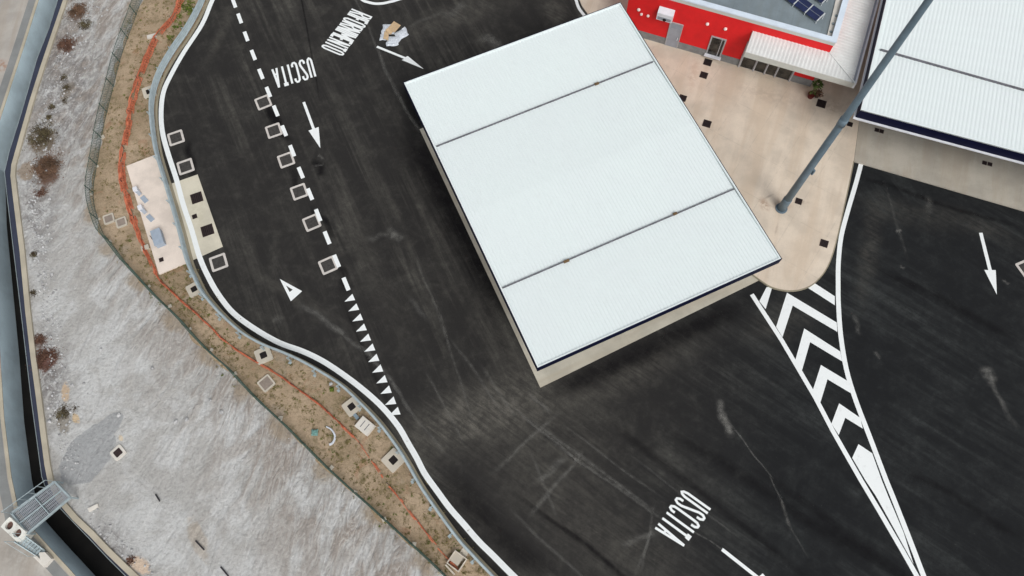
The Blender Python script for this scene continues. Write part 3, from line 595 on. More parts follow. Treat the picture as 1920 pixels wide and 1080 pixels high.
for p, lab in [((330, 258.5), 'pale framed manhole by the edge line, upper of two above the plant slab'), ((348, 312.5), 'pale framed manhole by the edge line, just above the trap slab'), ((410, 492), 'pale framed manhole just below the trap slab'), ((1926, 503), 'pale framed manhole cut off by the right edge beside the arrow')]:
    frame_cover('manhole', lab, 'manhole', p, 1.17, .165, .004, ang1 + random.uniform(-.04, .06), 'paint_old', 'patch', GM)
GF = 'concrete bases with a dark opening on the verge'
ed = wdir((462, 631), (598, 695))
for p, s, f, a, lab in [((281, 173), 1.0, .27, ang1, 'cream concrete base half under the guardrail near the top left bend'), ((365, 543), .95, .27, wdir((350, 488), (380, 547)), 'cream concrete base beside the guardrail just below the plant slab'),
                     ((495, 666.5), 1.05, .30, .45, 'cream concrete base touching the orange netting, below the road bulge'), ((660, 763), 1.0, .28, ed - .45, 'cream concrete base directly above the pale concrete block'),
                     ((738, 863), 1.15, .34, ed - .35, 'largest cream concrete base, near the guardrail below the pale block')]:
    frame_cover('lamp_foundation', lab, 'foundation', p, s, f, .0, a, 'cast', 'dark', GF, hgt=.12)
frame_cover('catch_pit', 'white framed catch pit with dark grate alone on the gravel', 'catch pit', (222.5, 849), .80, .16, -.04, wdir((222, 849), (232, 840)), 'cast_white', 'grate', None, hgt=.10)
for p, lab, a, s in [((205, 411), 'pale frame on bare soil, left one of the pair beside the plant slab', ang1, .78), ((228.5, 417.5), 'pale frame on bare soil, right one of the pair beside the plant slab', ang1, .78), ((500, 719), 'pale diamond frame on soil between netting and green fence', .75, .92)]:
    frame_cover('inspection_frame', lab, 'inspection frame', p, s, .11, -.02, a, 'cast', 'settled', 'pale frames set in the soil verge', hgt=.10)
def grate(p, s, z, ang, lab, n=7):
    c = G(*p, z); t = thing('drain_grate', lab, 'drain grate', (c.x, c.y, z), 'dark square drain grates', ang)
    MB().box(c, s, s, z - .03, z + .004, ang).build('pit', 'dark', t)
    m = MB(); R = Matrix.Rotation(ang, 2)
    for k in range(n):
        x = (k + .5) / n - .5; a, b = c + R @ Vector((x * s, -s / 2)), c + R @ Vector((x * s, s / 2)); m.bar((*a, z + .012), (*b, z + .012), s / n * .42, .012)
    m.ribbon([c + R @ Vector(q) for q in ((-s/2, -s/2), (s/2, -s/2), (s/2, s/2), (-s/2, s/2))], .05, z + .022, True, z)
    m.build('bars', 'grate', t)
fa = wdir((1210, 74), (1517, 164))
for p, s, lab in [((1327, 117), .55, 'dark grate on the apron nearest the glass door'), ((1319.5, 141), .52, 'dark grate on the apron, second below the glass door'), ((1325.5, 232), .55, 'dark grate on the apron midway beside the white canopy edge'),
                  ((1540, 194.5), .62, 'larger dark grate in front of the potted plant'), ((1497.5, 377.5), .42, 'small dark grate right beside the tall pole base'), ((1545, 456.5), .50, 'dark grate near the rounded tip of the apron'),
                  ((1593.5, 233), .34, 'small dark grate behind the tall pole, near the second canopy corner'), ((1280, 184), .5, 'dark grate half hidden by the canopy roof edge')]:
    grate(p, s, .12, fa, lab, 6)
for p, lab in [((1846, 305.5), 'left one of two small grates on the grey forecourt slab'), ((1856, 308), 'right one of two small grates on the grey forecourt slab'), ((1644, 244), 'left one of two pale grates near the second canopy corner'), ((1653, 246.5), 'right one of two pale grates near the second canopy corner')]: grate(p, .26, .11, fa, lab, 4)
for p, s, lab in [((369, 371), .78, 'upper large dark hatch in the cream trap slab'), ((365, 406), .30, 'small dark hatch between the two large ones in the trap slab'), ((389, 432), .80, 'lower large dark hatch in the cream trap slab')]: grate(p, s, .014, wdir((315, 346), (370, 327)), lab, 6)
grate((302.5, 487), .26, .10, wdir((315, 346), (370, 327)), 'small dark hatch at the lower end of the pinkish plant slab', 4)

# ================================================================== CANOPIES
def bil(c, u, v): return (c[0] * (1-u) * (1-v) + c[1] * u * (1-v) + c[2] * u * v + c[3] * (1-u) * v)
def ribbed(c, z, n, h=.045, zf=None, u0=0.0, u1=1.0, v0=0.0, v1=1.0, duty=.42):
    """corrugated sheet: n ribs side by side along u, running along v; zf(u, v) adds fall"""
    m = MB(); pr = []
    for k in range(n):
        a = k / n; s = 1 / n
        pr += [(a, 0), (a + s * (.5 - duty / 2 - .08), 0), (a + s * (.5 - duty / 2), h), (a + s * (.5 + duty / 2), h), (a + s * (.5 + duty / 2 + .08), 0)]
    pr.append((1, 0)); vs = []
    for v in (v0, v1):
        for u, hh in pr:
            U = u0 + (u1 - u0) * u; p = bil(c, U, v); vs.append((p.x, p.y, z + hh + (zf(U, v) if zf else 0)))
    q = len(pr); m.add(vs, [(i, i+1, i+1+q, i+q) for i in range(q-1)]); return m
ZR = 5.3
C1 = GP([(757, 155), (1163, 5), (1465, 485), (1008, 690)], ZR)      # A B C D
cen = (C1[0] + C1[2]) / 2
t = thing('canopy', 'large white ribbed canopy roof with navy fascia over the cream slab at the centre', 'canopy', (cen.x, cen.y, 0))
ins = lambda c, d: [p + ((c[i-1] - p).normalized() + (c[(i+1) % 4] - p).normalized()) * d for i, p in enumerate(c)]
C1i = ins(C1, .10)
def fr_v(p, a, b):  # fraction along the left edge at pixel p
    q = G(*p, ZR); d = b - a; return (q - a).dot(d) / d.dot(d)
va = fr_v((818, 273), C1[0], C1[3]); vb = fr_v((942, 539), C1[0], C1[3]); vra = fr_v((1225, 113), C1[1], C1[2]); vrb = fr_v((1377, 353), C1[1], C1[2])
N1 = 72
# the sheets fall a little to the two gutters
ga, gb = (va + vra) / 2, (vb + vrb) / 2
def fall(u, v): return -.05 - .12 * (1 - min(abs(v - ga), abs(v - gb)) / .3)
for a, b in ((0, ga), (ga, (ga + gb) / 2), ((ga + gb) / 2, gb), (gb, 1)):
    pass
m = MB()
vs_ = [0, .01, ga - .004, ga + .004, (ga + gb) / 2, gb - .004, gb + .004, 1]
for a, b in zip(vs_, vs_[1:]):
    r = ribbed(C1i, ZR, N1, .024, fall, 0, 1, a, b, .46); m.add(r.v, r.f)
m.build('roof', 'roof', t)
m = MB(); n4 = 4
for i in range(4):
    a, b = C1[i], C1[(i+1) % 4]; m.add([(*a, ZR), (*b, ZR), (*b, ZR - .66), (*a, ZR - .66)], [(0, 1, 2, 3)])
m.prism(ins(C1, .03), None, ZR - .62)
m.build('fascia', 'navy', t)
MB().ribbon(ins(C1, .055), .09, ZR + .012, True, ZR - .12).build('edge_trim', 'roof', t)
MB().ribbon(ins(C1, -.012), .045, ZR + .018, True, ZR - .66).build('flashing', 'navy', t)
for (l, r) in (((818, 273), (1225, 114)), ((942, 539), (1377, 353))):
    a, b = G(*l, ZR), G(*r, ZR); MB().ribbon([a, b], .06, ZR - .05, z0=ZR - .16).build('gutter', 'gut', t)
for p, sx in (((1119, 156), .30), ((1062, 489), .36), ((1266, 400), .26)):
    c = G(*p, ZR); a = wdir((942, 539), (1377, 353)); mm = MB().box(c, sx, .16, ZR - .10, ZR + .0, a); mm.box(c + Vector((-.03, -.02)), .10, .10, ZR - .05, ZR + .03, a); mm.build('outlet_box', 'brown_drain', t)
for u in (.18, .82):
    for v in (.16, .5, .84):
        c = bil(C1, u, v); MB().tube([(*c, .03), (*c, ZR - .62)], .17, 14).build('column', 'trim', t, True)
MB().box(G(1389, 517, 4.9) , .35, .12, 4.72, 4.85, u_dir).build('bracket', 'trim', t)

# second canopy (right edge)
C2 = [G(1662 + (1662 - 1614) * .75, -154.5, ZR), G(2260, 10, ZR), G(2290, 388, ZR), G(1614, 206, ZR)]
e1 = (G(1662, 0, ZR) - C2[3]).normalized(); e2 = (G(1920, 287.5, ZR) - C2[3]).normalized()
C2 = [C2[3] + e1 * 17, C2[3] + e1 * 17 + e2 * 22, C2[3] + e2 * 22, C2[3]]
cen = (C2[0] + C2[2]) / 2
t = thing('canopy', 'white ribbed canopy roof with navy fascia cut off by the right edge', 'canopy', (cen.x, cen.y, 0))
C2i = ins(C2, .10)
def fr2(p): q = G(*p, ZR); d = C2[3] - C2[0]; return (q - C2[0]).dot(d) / d.dot(d)
g2 = fr2((1655, 92))
m = MB()
def fall2(u, v): return -.04 - .12 * max(0, 1 - abs(v - g2) / .3)
for a, b in ((0, .2), (.2, g2 - .004), (g2 - .004, g2 + .004), (g2 + .004, 1)):
    r = ribbed(C2i, ZR, 84, .013, fall2, 0, 1, a, b, .46); m.add(r.v, r.f)
m.build('roof', 'roof', t)
m = MB()
for i in range(4):
    a, b = C2[i], C2[(i+1) % 4]; m.add([(*a, ZR), (*b, ZR), (*b, ZR - .85), (*a, ZR - .85)], [(0, 1, 2, 3)])
m.prism(ins(C2, .03), None, ZR - .80); m.build('fascia', 'navy', t)
MB().ribbon(ins(C2, -.05), .14, ZR - .84, True, ZR - .93).build('bottom_trim', 'trim', t)
MB().ribbon(ins(C2, .06), .12, ZR + .03, True, ZR - .08).build('edge_trim', 'roof', t)
a, b = G(1652, 91.5, ZR), G(1920, 167, ZR); b = a + (b - a).normalized() * 20
MB().ribbon([a, b], .10, ZR - .03, z0=ZR - .16).build('gutter', 'gut', t)
for u in (.2, .6, .9):
    for v in (.2, .5, .72):
        c = bil(C2, u, v); MB().tube([(*c, .1), (*c, ZR - .8)], .17, 14).build('column', 'trim', t, True)

# ================================================================== RED BUILDING
b0 = G(1210, 74.4); b1 = G(1517.5, 163.8); bd = (b1 - b0).normalized(); bn = Vector((-bd.y, bd.x))
if bn.y < 0: bn = -bn
def B(s, n, z=0): p = b0 + bd * s + bn * n; return Vector((p.x, p.y, z))
SR, SLft, DP, HW = 12.95, -1.85, 13.0, 5.12
t = thing('service_building', 'red rendered station building with grey flat roof and white parapet', 'building', (b0.x, b0.y, 0))
def wallquad(m, s0, s1, z0, z1, n=0.0): m.add([B(s0, n, z0), B(s1, n, z0), B(s1, n, z1), B(s0, n, z1)], [(0, 1, 2, 3)])
m = MB(); m.prism([B(SLft, 0).xy, B(SR, 0).xy, B(SR, DP).xy, B(SLft, DP).xy], .1, 4.72); m.build('wall', 'red', t)
m = MB()
for s0_, s1_ in ((SLft, 1.62), (2.52, 4.80), (5.95, 7.42), (11.45, SR)): MB().prism([B(s0_, -.025).xy, B(s1_, -.025).xy, B(s1_, .02).xy, B(s0_, .02).xy], .1, .82).build('plinth', 'plinth', t)
m.prism([B(SR - .02, -.025).xy, B(SR + .025, -.025).xy, B(SR + .025, DP).xy, B(SR - .02, DP).xy], .1, .82)
m.build('plinth', 'plinth', t)
MB().ribbon([B(SLft + .1, .1).xy, B(SR - .1, .1).xy, B(SR - .1, DP - .1).xy, B(SLft + .1, DP - .1).xy], .26, 5.02, True, 4.72).build('parapet_wall', 'awning_face', t)
MB().ribbon([B(SLft + .16, .16).xy, B(SR - .14, .16).xy, B(SR - .14, DP - .1).xy, B(SLft + .16, DP - .1).xy], .40, HW, True, 5.02).build('parapet_cap', 'coping_w', t)
MB().prism([B(SLft + .05, .15).xy, B(SR - .2, .15).xy, B(SR - .2, DP - .2).xy, B(SLft + .2, DP - .2).xy], None, 4.80).build('roof_deck', 'deck', t)
# pale roof gutter beside the right-hand parapet
gq = GP([(1551, 66), (1562, 69), (1580, 0), (1567, 0)], 4.86)
gd = (gq[3] - gq[0]).normalized() * 8
MB().prism([gq[0], gq[1], gq[2] + gd, gq[3] + gd], 4.80, 4.88).build('roof_gutter', 'cast_white', t)
for q in ((1562, 45), (1558, 60), (1568, 30)): MB().tube([(*G(*q, 4.88), 4.88), (*G(*q, 4.88), 4.93)], .10, 8).build('roof_outlet', 'deck', t)
# grey door
d = MB(); d.prism([B(1.62, -.05).xy, B(2.52, -.05).xy, B(2.52, .02).xy, B(1.62, .02).xy], .1, 2.62); d = d.build('door', 'door', t)
m = MB(); m.prism([B(1.56, -.08).xy, B(1.64, -.08).xy, B(1.64, 0).xy, B(1.56, 0).xy], .1, 2.70); m.prism([B(2.50, -.08).xy, B(2.58, -.08).xy, B(2.58, 0).xy, B(2.50, 0).xy], .1, 2.70)
m.prism([B(1.64, -.08).xy, B(2.50, -.08).xy, B(2.50, 0).xy, B(1.64, 0).xy], 2.62, 2.70); m.build('door_frame', 'frame', d)
MB().prism([B(1.70, -.058).xy, B(2.44, -.058).xy, B(2.44, -.04).xy, B(1.70, -.04).xy], 2.12, 2.56).build('transom', 'trim_grey', d)
MB().bar(B(2.40, -.10, 1.0), B(2.40, -.10, 1.3), .04, .04).build('handle', 'trim', d)
# glass door with step
d = MB(); d.prism([B(4.86, -.04).xy, B(5.86, -.04).xy, B(5.86, .02).xy, B(4.86, .02).xy], .5, 2.36); d = d.build('glass_door', 'glass', t)
m = MB()
for a_, b_, c_, e_ in ((4.78, 4.88, .5, 2.45), (5.84, 5.94, .5, 2.45), (5.60, 5.66, .5, 2.36)): m.prism([B(a_, -.07).xy, B(b_, -.07).xy, B(b_, 0).xy, B(a_, 0).xy], c_, e_)
m.prism([B(4.88, -.07).xy, B(5.84, -.07).xy, B(5.84, 0).xy, B(4.88, 0).xy], 2.36, 2.45); m.build('door_frame', 'frame', d)
MB().prism([B(4.72, -.30).xy, B(6.0, -.30).xy, B(6.0, 0).xy, B(4.72, 0).xy], .42, .50).build('sill', 'trim', d)
MB().prism([B(4.80, -.022).xy, B(5.95, -.022).xy, B(5.95, .02).xy, B(4.80, .02).xy], .1, .42).build('door_base', 'plinth', d)
# ventilation hood
hs0, hs1 = .52, 1.70
h = MB(); h.prism([B(hs0, -.42).xy, B(hs1, -.42).xy, B(hs1, 0).xy, B(hs0, 0).xy], 2.95, 3.62)
h.add([B(hs0, -.42, 3.62), B(hs1, -.42, 3.62), B(hs1, 0, 3.88), B(hs0, 0, 3.88), B(hs0, 0, 3.62), B(hs1, 0, 3.62)], [(0, 1, 2, 3), (0, 3, 4), (1, 5, 2)])
h = h.build('ventilation_hood', 'trim', t)
MB().prism([B(hs0 + .08, -.43).xy, B(hs1 - .08, -.43).xy, B(hs1 - .08, -.40).xy, B(hs0 + .08, -.40).xy], 3.02, 3.30).build('grille', 'trim_grey', h)
MB().tube([B(hs0 + .62, -.40, 3.12), B(hs0 + .62, -.47, 3.12)], .13, 12).build('fan_outlet', 'dark', h)
for p, r in (((1197.5, 18.5), .11), ((1202.5, 27), .09), ((1215, 30), .10), ((1326.3, 45.3), .11), ((1360, 54.6), .11)):
    best = min((abs((G(*p, z * .02) - b0).dot(bn) + .06), z * .02) for z in range(300)); z = best[1]; q = G(*p, z)
    c = Vector((q.x, q.y, z)); n3 = Vector((bn.x, bn.y, 0))
    MB().tube([c + n3 * .06, c - n3 * .02, c - n3 * .07], [r * 1.15, r * 1.15, r * .8], 14).build('wall_lamp', 'lamp', t, True)
# shopfront
m = MB(); m.prism([B(7.42, -.03).xy, B(11.45, -.03).xy, B(11.45, .03).xy, B(7.42, .03).xy], .1, 2.9); sf = m.build('shopfront', 'frame', t)
for a_, b_ in ((7.58, 8.50), (8.66, 9.36), (9.50, 10.16), (10.30, 11.28)): MB().prism([B(a_, -.045).xy, B(b_, -.045).xy, B(b_, .0).xy, B(a_, .0).xy], .16, 2.8).build('window', 'glass', sf)
m = MB()
for s_ in (7.45, 8.58, 9.43, 10.23, 11.36): m.bar(B(s_, -.09, .1), B(s_, -.09, 2.9), .12, .10)
m.build('mullion', 'frame', sf)
# awning wrapping the front right corner
ZA, AF, AS, A0 = 4.0, -1.86, 15.20, 7.45
aw = MB(); fr = [B(A0, 0).xy, B(SR, 0).xy, B(AS, AF).xy, B(A0, AF).xy]
def awf(s, n):
    dd = max(-n, s - SR, 0); return ZA - .16 * min(1, dd / 1.86)
m = MB(); pit = .26; ns = int((AS - A0) / pit)
for i in range(ns):
    s_ = A0 + (AS - A0) * i / ns; st = (AS - A0) / ns
    for a_, b_, ha, hb in ((0, .42, 0, 0), (.42, .5, 0, .02), (.5, .92, .02, .02), (.92, 1, .02, 0)):
        sa, sb = s_ + st * a_, s_ + st * b_
        na = 0.0 if sa <= SR else -(sa - SR) / (AS - SR) * 1.86; nb = 0.0 if sb <= SR else -(sb - SR) / (AS - SR) * 1.86
        m.add([B(sa, AF, awf(sa, AF) + ha), B(sb, AF, awf(sb, AF) + hb), B(sb, nb, awf(sb, nb) + hb), B(sa, na, awf(sa, na) + ha)], [(0, 1, 2, 3)])
nn = int((DP + 1.86) / pit)
for i in range(nn):
    n_ = AF + (DP - AF) * i / nn; st = (DP - AF) / nn
    for a_, b_, ha, hb in ((0, .42, 0, 0), (.42, .5, 0, .02), (.5, .92, .02, .02), (.92, 1, .02, 0)):
        na, nb = n_ + st * a_, n_ + st * b_
        sa = SR if na >= 0 else SR + (AS - SR) * (-na / 1.86); sb = SR if nb >= 0 else SR + (AS - SR) * (-nb / 1.86)
        sa, sb = min(sa, AS), min(sb, AS)
        m.add([B(sa, na, awf(sa, na) + ha), B(AS, na, awf(AS, na) + ha), B(AS, nb, awf(AS, nb) + hb), B(sb, nb, awf(sb, nb) + hb)], [(0, 1, 2, 3)])
aw = m.build('awning', 'awning', t)
pth = [B(A0, 0.0).xy, B(A0, AF).xy, B(AS, AF).xy, B(AS, DP).xy]
MB().ribbon(pth, .05, ZA - .12, z0=ZA - .62).build('awning_fascia', 'awning_face', aw)
MB().ribbon([B(AS - .1, AF + .05).xy, B(AS - .1, DP).xy], .16, ZA - .10, z0=ZA - .18).build('awning_gutter', 'trim_grey', aw)
MB().ribbon([B(AS + .02, AF - .03).xy, B(AS + .02, DP).xy], .12, ZA - .09, z0=ZA - .62).build('awning_edge', 'trim', aw)
MB().bar(B(SR, 0, ZA + .03), B(AS, AF, ZA - .11), .10, .03).build('hip_cap', 'awning', aw)
MB().prism([B(A0 + .03, -.0).xy, B(SR, -.0).xy, B(SR, DP).xy, B(AS - .05, DP).xy, B(AS - .05, AF + .04).xy, B(A0 + .03, AF + .04).xy], None, ZA - .6).build('soffit', 'awning_face', aw)
# solar panels standing on the flat roof
ZS = 5.0
def solar_row(q0, q1, q2, panels, label):
    """q0 near lower right corner, q1 upper right corner, q2 a point up-left along the row (pixels)"""
    a, b = G(*q0, ZS), G(*q1, ZS + .28); dv = (G(*q2, ZS) - a).normalized(); t = thing('solar_panel_row', label, 'solar panels', (a.x, a.y, 4.8), 'rows of solar panels on the flat roof')
    L = .98
    for k in range(panels):
        s_ = dv * (L + .05) * k; e_ = dv * ((L + .05) * k + L)
        P = [Vector((*(a + s_), ZS)), Vector((*(a + e_), ZS)), Vector((*(b + e_), ZS + .34)), Vector((*(b + s_), ZS + .34))]
        up = Vector((0, 0, .035)); m = MB(); m.add(P + [p + up for p in P], [(4, 5, 6, 7), (3, 2, 1, 0), (0, 1, 5, 4), (1, 2, 6, 5), (2, 3, 7, 6), (3, 0, 4, 7)]); pn = m.build('panel', 'panel', t)
        m = MB(); u2 = Vector((0, 0, .045)); mid0, mid1 = (P[0] + P[3]) / 2, (P[1] + P[2]) / 2
        m.bar(mid0 + u2, mid1 + u2, .02, .01); m.build('cell_joint', 'trim_grey', pn)
        m = MB(); m.bar(P[0] + u2, P[3] + u2, .07, .05); m.build('clamp_rail', 'alu', t)
        for x in (P[0], P[3]): MB().bar(x, (x.x, x.y, 4.8), .05, .05).build('leg', 'alu', t)
solar_row((1531, 40.5), (1546, 26.5), (1475, 0), 6, 'nearest row of dark blue solar panels on the grey flat roof')
solar_row((1541, 7), (1554, -5), (1515, -11), 5, 'row of solar panels at the top edge, behind the nearest row')

# ================================================================== TALL POLE
pb = G(1465, 391, .12); ptop = 27.0
t = thing('floodlight_mast', 'tall grey galvanised mast rising from the apron past the second canopy', 'mast', (pb.x, pb.y, .12))
MB().tube([(pb.x, pb.y, z) for z in (.12, 5, 11, 17, 22, ptop)], [.27, .24, .215, .185, .16, .13], 20).build('pole', 'pole', t, True)
MB().tube([(pb.x, pb.y, z) for z in (.12, 1.55, 1.60)], [.30, .30, .27], 20).build('base_sleeve', 'pole', t, True)
MB().tube([(pb.x, pb.y, z) for z in (.12, .18)], [.42, .42], 20).build('base_flange', 'pole', t)
MB().tube([(pb.x, pb.y, z) for z in (10.6, 11.2)], [.25, .25], 20).build('collar', 'pole', t, True)
MB().box((pb.x + .27, pb.y - .12), .12, .18, 5.2, 5.7, .4).build('junction_box', 'pole', t)
MB().tube([(pb.x + 1.0 * math.cos(k * math.pi / 6), pb.y + 1.0 * math.sin(k * math.pi / 6), ptop) for k in range(13)], .06, 6).build('lamp_ring', 'pole', t)
for k in range(6):
    a = k * math.pi / 3; c = Vector((pb.x + math.cos(a), pb.y + math.sin(a), ptop - .1)); MB().bar(c, c + Vector((math.cos(a) * .35, math.sin(a) * .35, -.2)), .4, .12).build('floodlight', 'trim_grey', t)

# ================================================================== GUARDRAIL
t = thing('guardrail', 'galvanised guardrail curving along the outer edge of the asphalt', 'guardrail', (*rail[60], 0))
prof = [(.06, .90), (.0, .87), (.085, .80), (.085, .75), (.0, .68), (.085, .61), (.085, .56), (.0, .49), (.085, .42), (.085, .38), (.0, .31), (.03, .28)]
m = MB(); R_ = []
for d_, z in prof: R_.append([(p, z) for p in offset(rail, sgn * (d_ - .02))])
k = len(rail); vs = [(p.x, p.y, z) for row in R_ for p, z in row]
m.add(vs, [(a * k + i, a * k + i + 1, (a + 1) * k + i + 1, (a + 1) * k + i) for a in range(len(prof) - 1) for i in range(k - 1)])
m.ribbon(offset(rail, -sgn * .03), .13, .905, z0=.86)
m.build('beam', 'steel', t)
post = None
for p, d_ in along(rail, 2.0, .5):
    nrm = Vector((-d_.y, d_.x)) * -sgn; c = p + nrm * .24; a = math.atan2(d_.y, d_.x)
    if post is None:
        mm = MB(); mm.box((0, 0), .055, .10, -.05, .86); mm.box((0, -.14 * 1), .05, .22, .55, .75); mm.box((0, .14), .20, .16, -.05, .02)
        post = mm.build('post', 'steel'); o = post
    else: o = post.copy(); COL.objects.link(o)
    o.parent = t; o.location = (c.x - t.location.x, c.y - t.location.y, 0); o.rotation_euler = (0, 0, a if sgn < 0 else a + math.pi)

# ================================================================== GREEN WIRE FENCE
t = thing('wire_fence', 'low dark green wire mesh fence between the gravel and the soil verge', 'fence', (*fence[30], 0))
m = MB(); HF = 1.05
ft = along(fence, .22)
for i in range(len(ft) - 1):
    (p, _), (q, _) = ft[i], ft[i+1]
    m.bar((*p, .02), (*q, .28), .02, .02); m.bar((*q, .28), (*p, .54), .02, .02); m.bar((*p, .54), (*q, .80), .02, .02); m.bar((*q, .80), (*p, HF), .02, .02)
    m.bar((*p, .28), (*q, .02), .012, .012); m.bar((*p, .80), (*q, .54), .012, .012)
m.build('mesh', 'green_wire', t)
m = MB(); m.tube([(p.x, p.y, HF) for p, _ in ft[::3]], .022, 5); m.tube([(p.x, p.y, .5) for p, _ in ft[::3]], .012, 4); m.tube([(p.x, p.y, .04) for p, _ in ft[::3]], .02, 4); m.build('tension_wire', 'green_wire', t)
for p, d_ in along(fence, 2.35, .8):
    MB().tube([(*p, -.05), (*p, HF + .08)], .035, 6).build('post', 'green_wire', t)
    if G(380, 640).y > p.y or random.random() < .5: 
        s_ = random.uniform(.18, .30); MB().box(p + Vector((random.uniform(-.12, .12), random.uniform(-.12, .12))), s_, s_ * .9, -.05, random.uniform(.02, .08), random.uniform(0, 1.5)).build('post_footing', 'cast', t)

# ================================================================== ORANGE NETTING
ON = [(352, -40), (339, 0), (323.8, 36.6), (296, 67), (275, 113), (259.6, 152.7), (247, 198.5), (241, 236), (231, 290), (229, 330), (238, 368), (249, 406), (265, 453), (277.6, 481), (288.7, 503.5), (303, 528.7), (328, 552), (340, 564), (364, 584), (393, 611), (420, 638), (446.7, 658), (477.8, 677), (504, 692), (531, 709), (556, 728), (597.8, 757.8), (639, 796), (671.9, 829), (695.6, 861.5), (714, 888), (726.5, 907), (747, 931), (765, 955.7), (789.6, 986), (806, 1006.7), (826, 1033), (850.7, 1059.6), (880, 1092)]
t = thing('safety_netting', 'orange plastic safety netting sagging along the soil verge', 'netting', (*G(340, 564), 0))
on = smooth(GP(ON), 5); on = [p for p, _ in along(on, .22)]
m = MB(); rows = 6; L0 = len(on)
grid = []
for i, p in enumerate(on):
    d_ = (on[min(i+1, L0-1)] - on[max(i-1, 0)]).normalized(); nr = Vector((-d_.y, d_.x)) * -sgn
    f = i / L0
    lean = .46 if f < .40 else (.20 if f < .48 else .10)
    sag = .5 + .5 * noise.noise(Vector((i * .07, 1.3, 0)))
    hh = (.30 if f < .42 else .14) * (.6 + .6 * sag); row = []
    for r in range(rows):
        v = r / (rows - 1); wv = noise.noise(Vector((i * .35, r * .9, 5))) * .10
        row.append(Vector((*(p + nr * ((v - .5) * lean * (.7 + .7 * sag) + wv * (1 if f < .45 else .4))), .03 + hh * math.sin(v * math.pi) * .8 + max(0, noise.noise(Vector((i * .6, r * 1.7, 8)))) * .14)))
    grid.append(row)
for i in range(L0 - 1):
    f = i / L0
    for r in range(rows - 1):
        hole = noise.noise(Vector((i * .23, r * .5, 21))) > (.14 if f < .45 else .16 if f < .80 else -.12)
        if hole: continue
        a, b, c, e = grid[i][r], grid[i+1][r], grid[i+1][r+1], grid[i][r+1]
        # open mesh: each cell is a frame of strips
        for u, w in ((a, b), (a, e), (e, c)): m.bar(u, w, .06 if f < .45 else .03, .010)
        m.bar((a + e) / 2, (b + c) / 2, .035 if f < .45 else .02, .01)
m.build('mesh', 'orange', t)
for p in (on[6::14]):
    MB().tube([(*p, -.03), (*(p + Vector((.05, .03))), .62)], .018, 5).build('stake', 'rust', t)

# ================================================================== PLANT SLAB EQUIPMENT
ps = wdir((237, 311), (298, 514)); px_ = wdir((315, 346), (370, 327))
for p, q, lab in (((258, 359), (271, 374), 'upper white hinged pump lid standing open on the plant slab'), ((267, 393), (282, 409), 'lower white hinged pump lid standing open on the plant slab')):
    c = G(*p, .1); e = G(*q, .1); t = thing('pump_hatch', lab, 'hatch', (c.x, c.y, .1), 'hinged pump hatches on the plant slab')
    MB().box(e, .62, .34, .10, .15, wdir(p, q)).build('base_plate', 'box', t)
    MB().box(c, .34, .30, .10, .52, ps).build('lid_box', 'trim', t)
    MB().bar((*c, .5), (*((c + e) / 2), .18), .26, .03).build('hinge_plate', 'trim_grey', t)
c = G(296.5, 446, .4); t = thing('control_cabinet', 'low blue grey cabinet lying on the plant slab', 'cabinet', (c.x, c.y, .1))
MB().box(c, 1.22, .62, .10, .55, ps).build('body', 'box', t); MB().box(c, 1.28, .68, .55, .60, ps).build('lid', 'box', t)
m = MB()
for k in range(4): a = G(281 + k * 2.6, 442 + k * 4, .1); m.tube([(*a, .12), (*(a + Vector((.38, -.42))), .18)], .018, 5)
tag(m.build('cable_bundle', 'rust'), 'dark cables leaving the blue grey cabinet over the slab edge', 'cables')
tag(MB().box(G(273, 465), .55, .35, -.03, .12, px_).build('concrete_offcut', 'cast'), 'pale concrete piece at the slab edge beside the orange netting', 'concrete piece')
tag(MB().box(G(229, 313), .3, .3, -.03, .14, px_).build('concrete_offcut', 'cast'), 'small pale concrete piece at the upper left corner of the plant slab', 'concrete piece')
tag(MB().box(G(285, 68), .75, .35, -.03, .06, .3).build('concrete_offcut', 'cast_white'), 'flat white piece on the soil left of the orange netting near the top', 'concrete piece')

# pale concrete block with slots beside its foundation
c = G(684, 798.5, .3); t = thing('cable_chamber', 'pale concrete block with two slots between netting and guardrail', 'concrete block', (c.x, c.y, 0))
ba = wdir((668, 795), (684, 776)); MB().box(c, .82, 1.02, -.03, .38, ba).build('block', 'cast_white', t)
R = Matrix.Rotation(ba, 2)
for dy in (-.18, .18): MB().box(c + R @ Vector((.02, dy)), .5, .05, .375, .385, ba).build('slot', 'gut', t)
MB().bar((*G(664, 776), .05), (*G(672, 786), .05), .22, .12).build('duct', 'bluegrey', t)
# wooden pallets and boards near the bottom
c = G(857, 1052, .1); t = thing('wooden_form', 'beige timber shuttering box beside the guardrail at the bottom', 'timber box', (c.x, c.y, 0)); a = wdir((850, 1060), (870, 1030))
m = MB(); R = Matrix.Rotation(a, 2)
for dx in (-.42, .42): m.box(c + R @ Vector((dx, 0)), .06, .9, -.03, .30, a)
for dy in (-.42, .42): m.box(c + R @ Vector((0, dy)), .78, .06, -.03, .30, a)
m.build('side_boards', 'timber', t); MB().box(c + R @ Vector((.1, .1)), .6, .6, .05, .16, a).build('fill', 'cast', t)
c = G(844, 1068); tag(MB().box(c, .78, .10, -.03, .10, wdir((836, 1061), (851, 1077))).build('timber_board', 'timber'), 'pale timber board lying across the netting at the bottom', 'board')
tag(MB().box(G(869, 1038), .8, .45, -.03, .03, a).build('timber_sheet', 'timber'), 'flat beige sheet lying between timber box and guardrail', 'sheet')
m = MB(); bp = smooth(GP([(612, 800), (622, 806), (628, 818), (624, 830), (618, 834)]), 4)
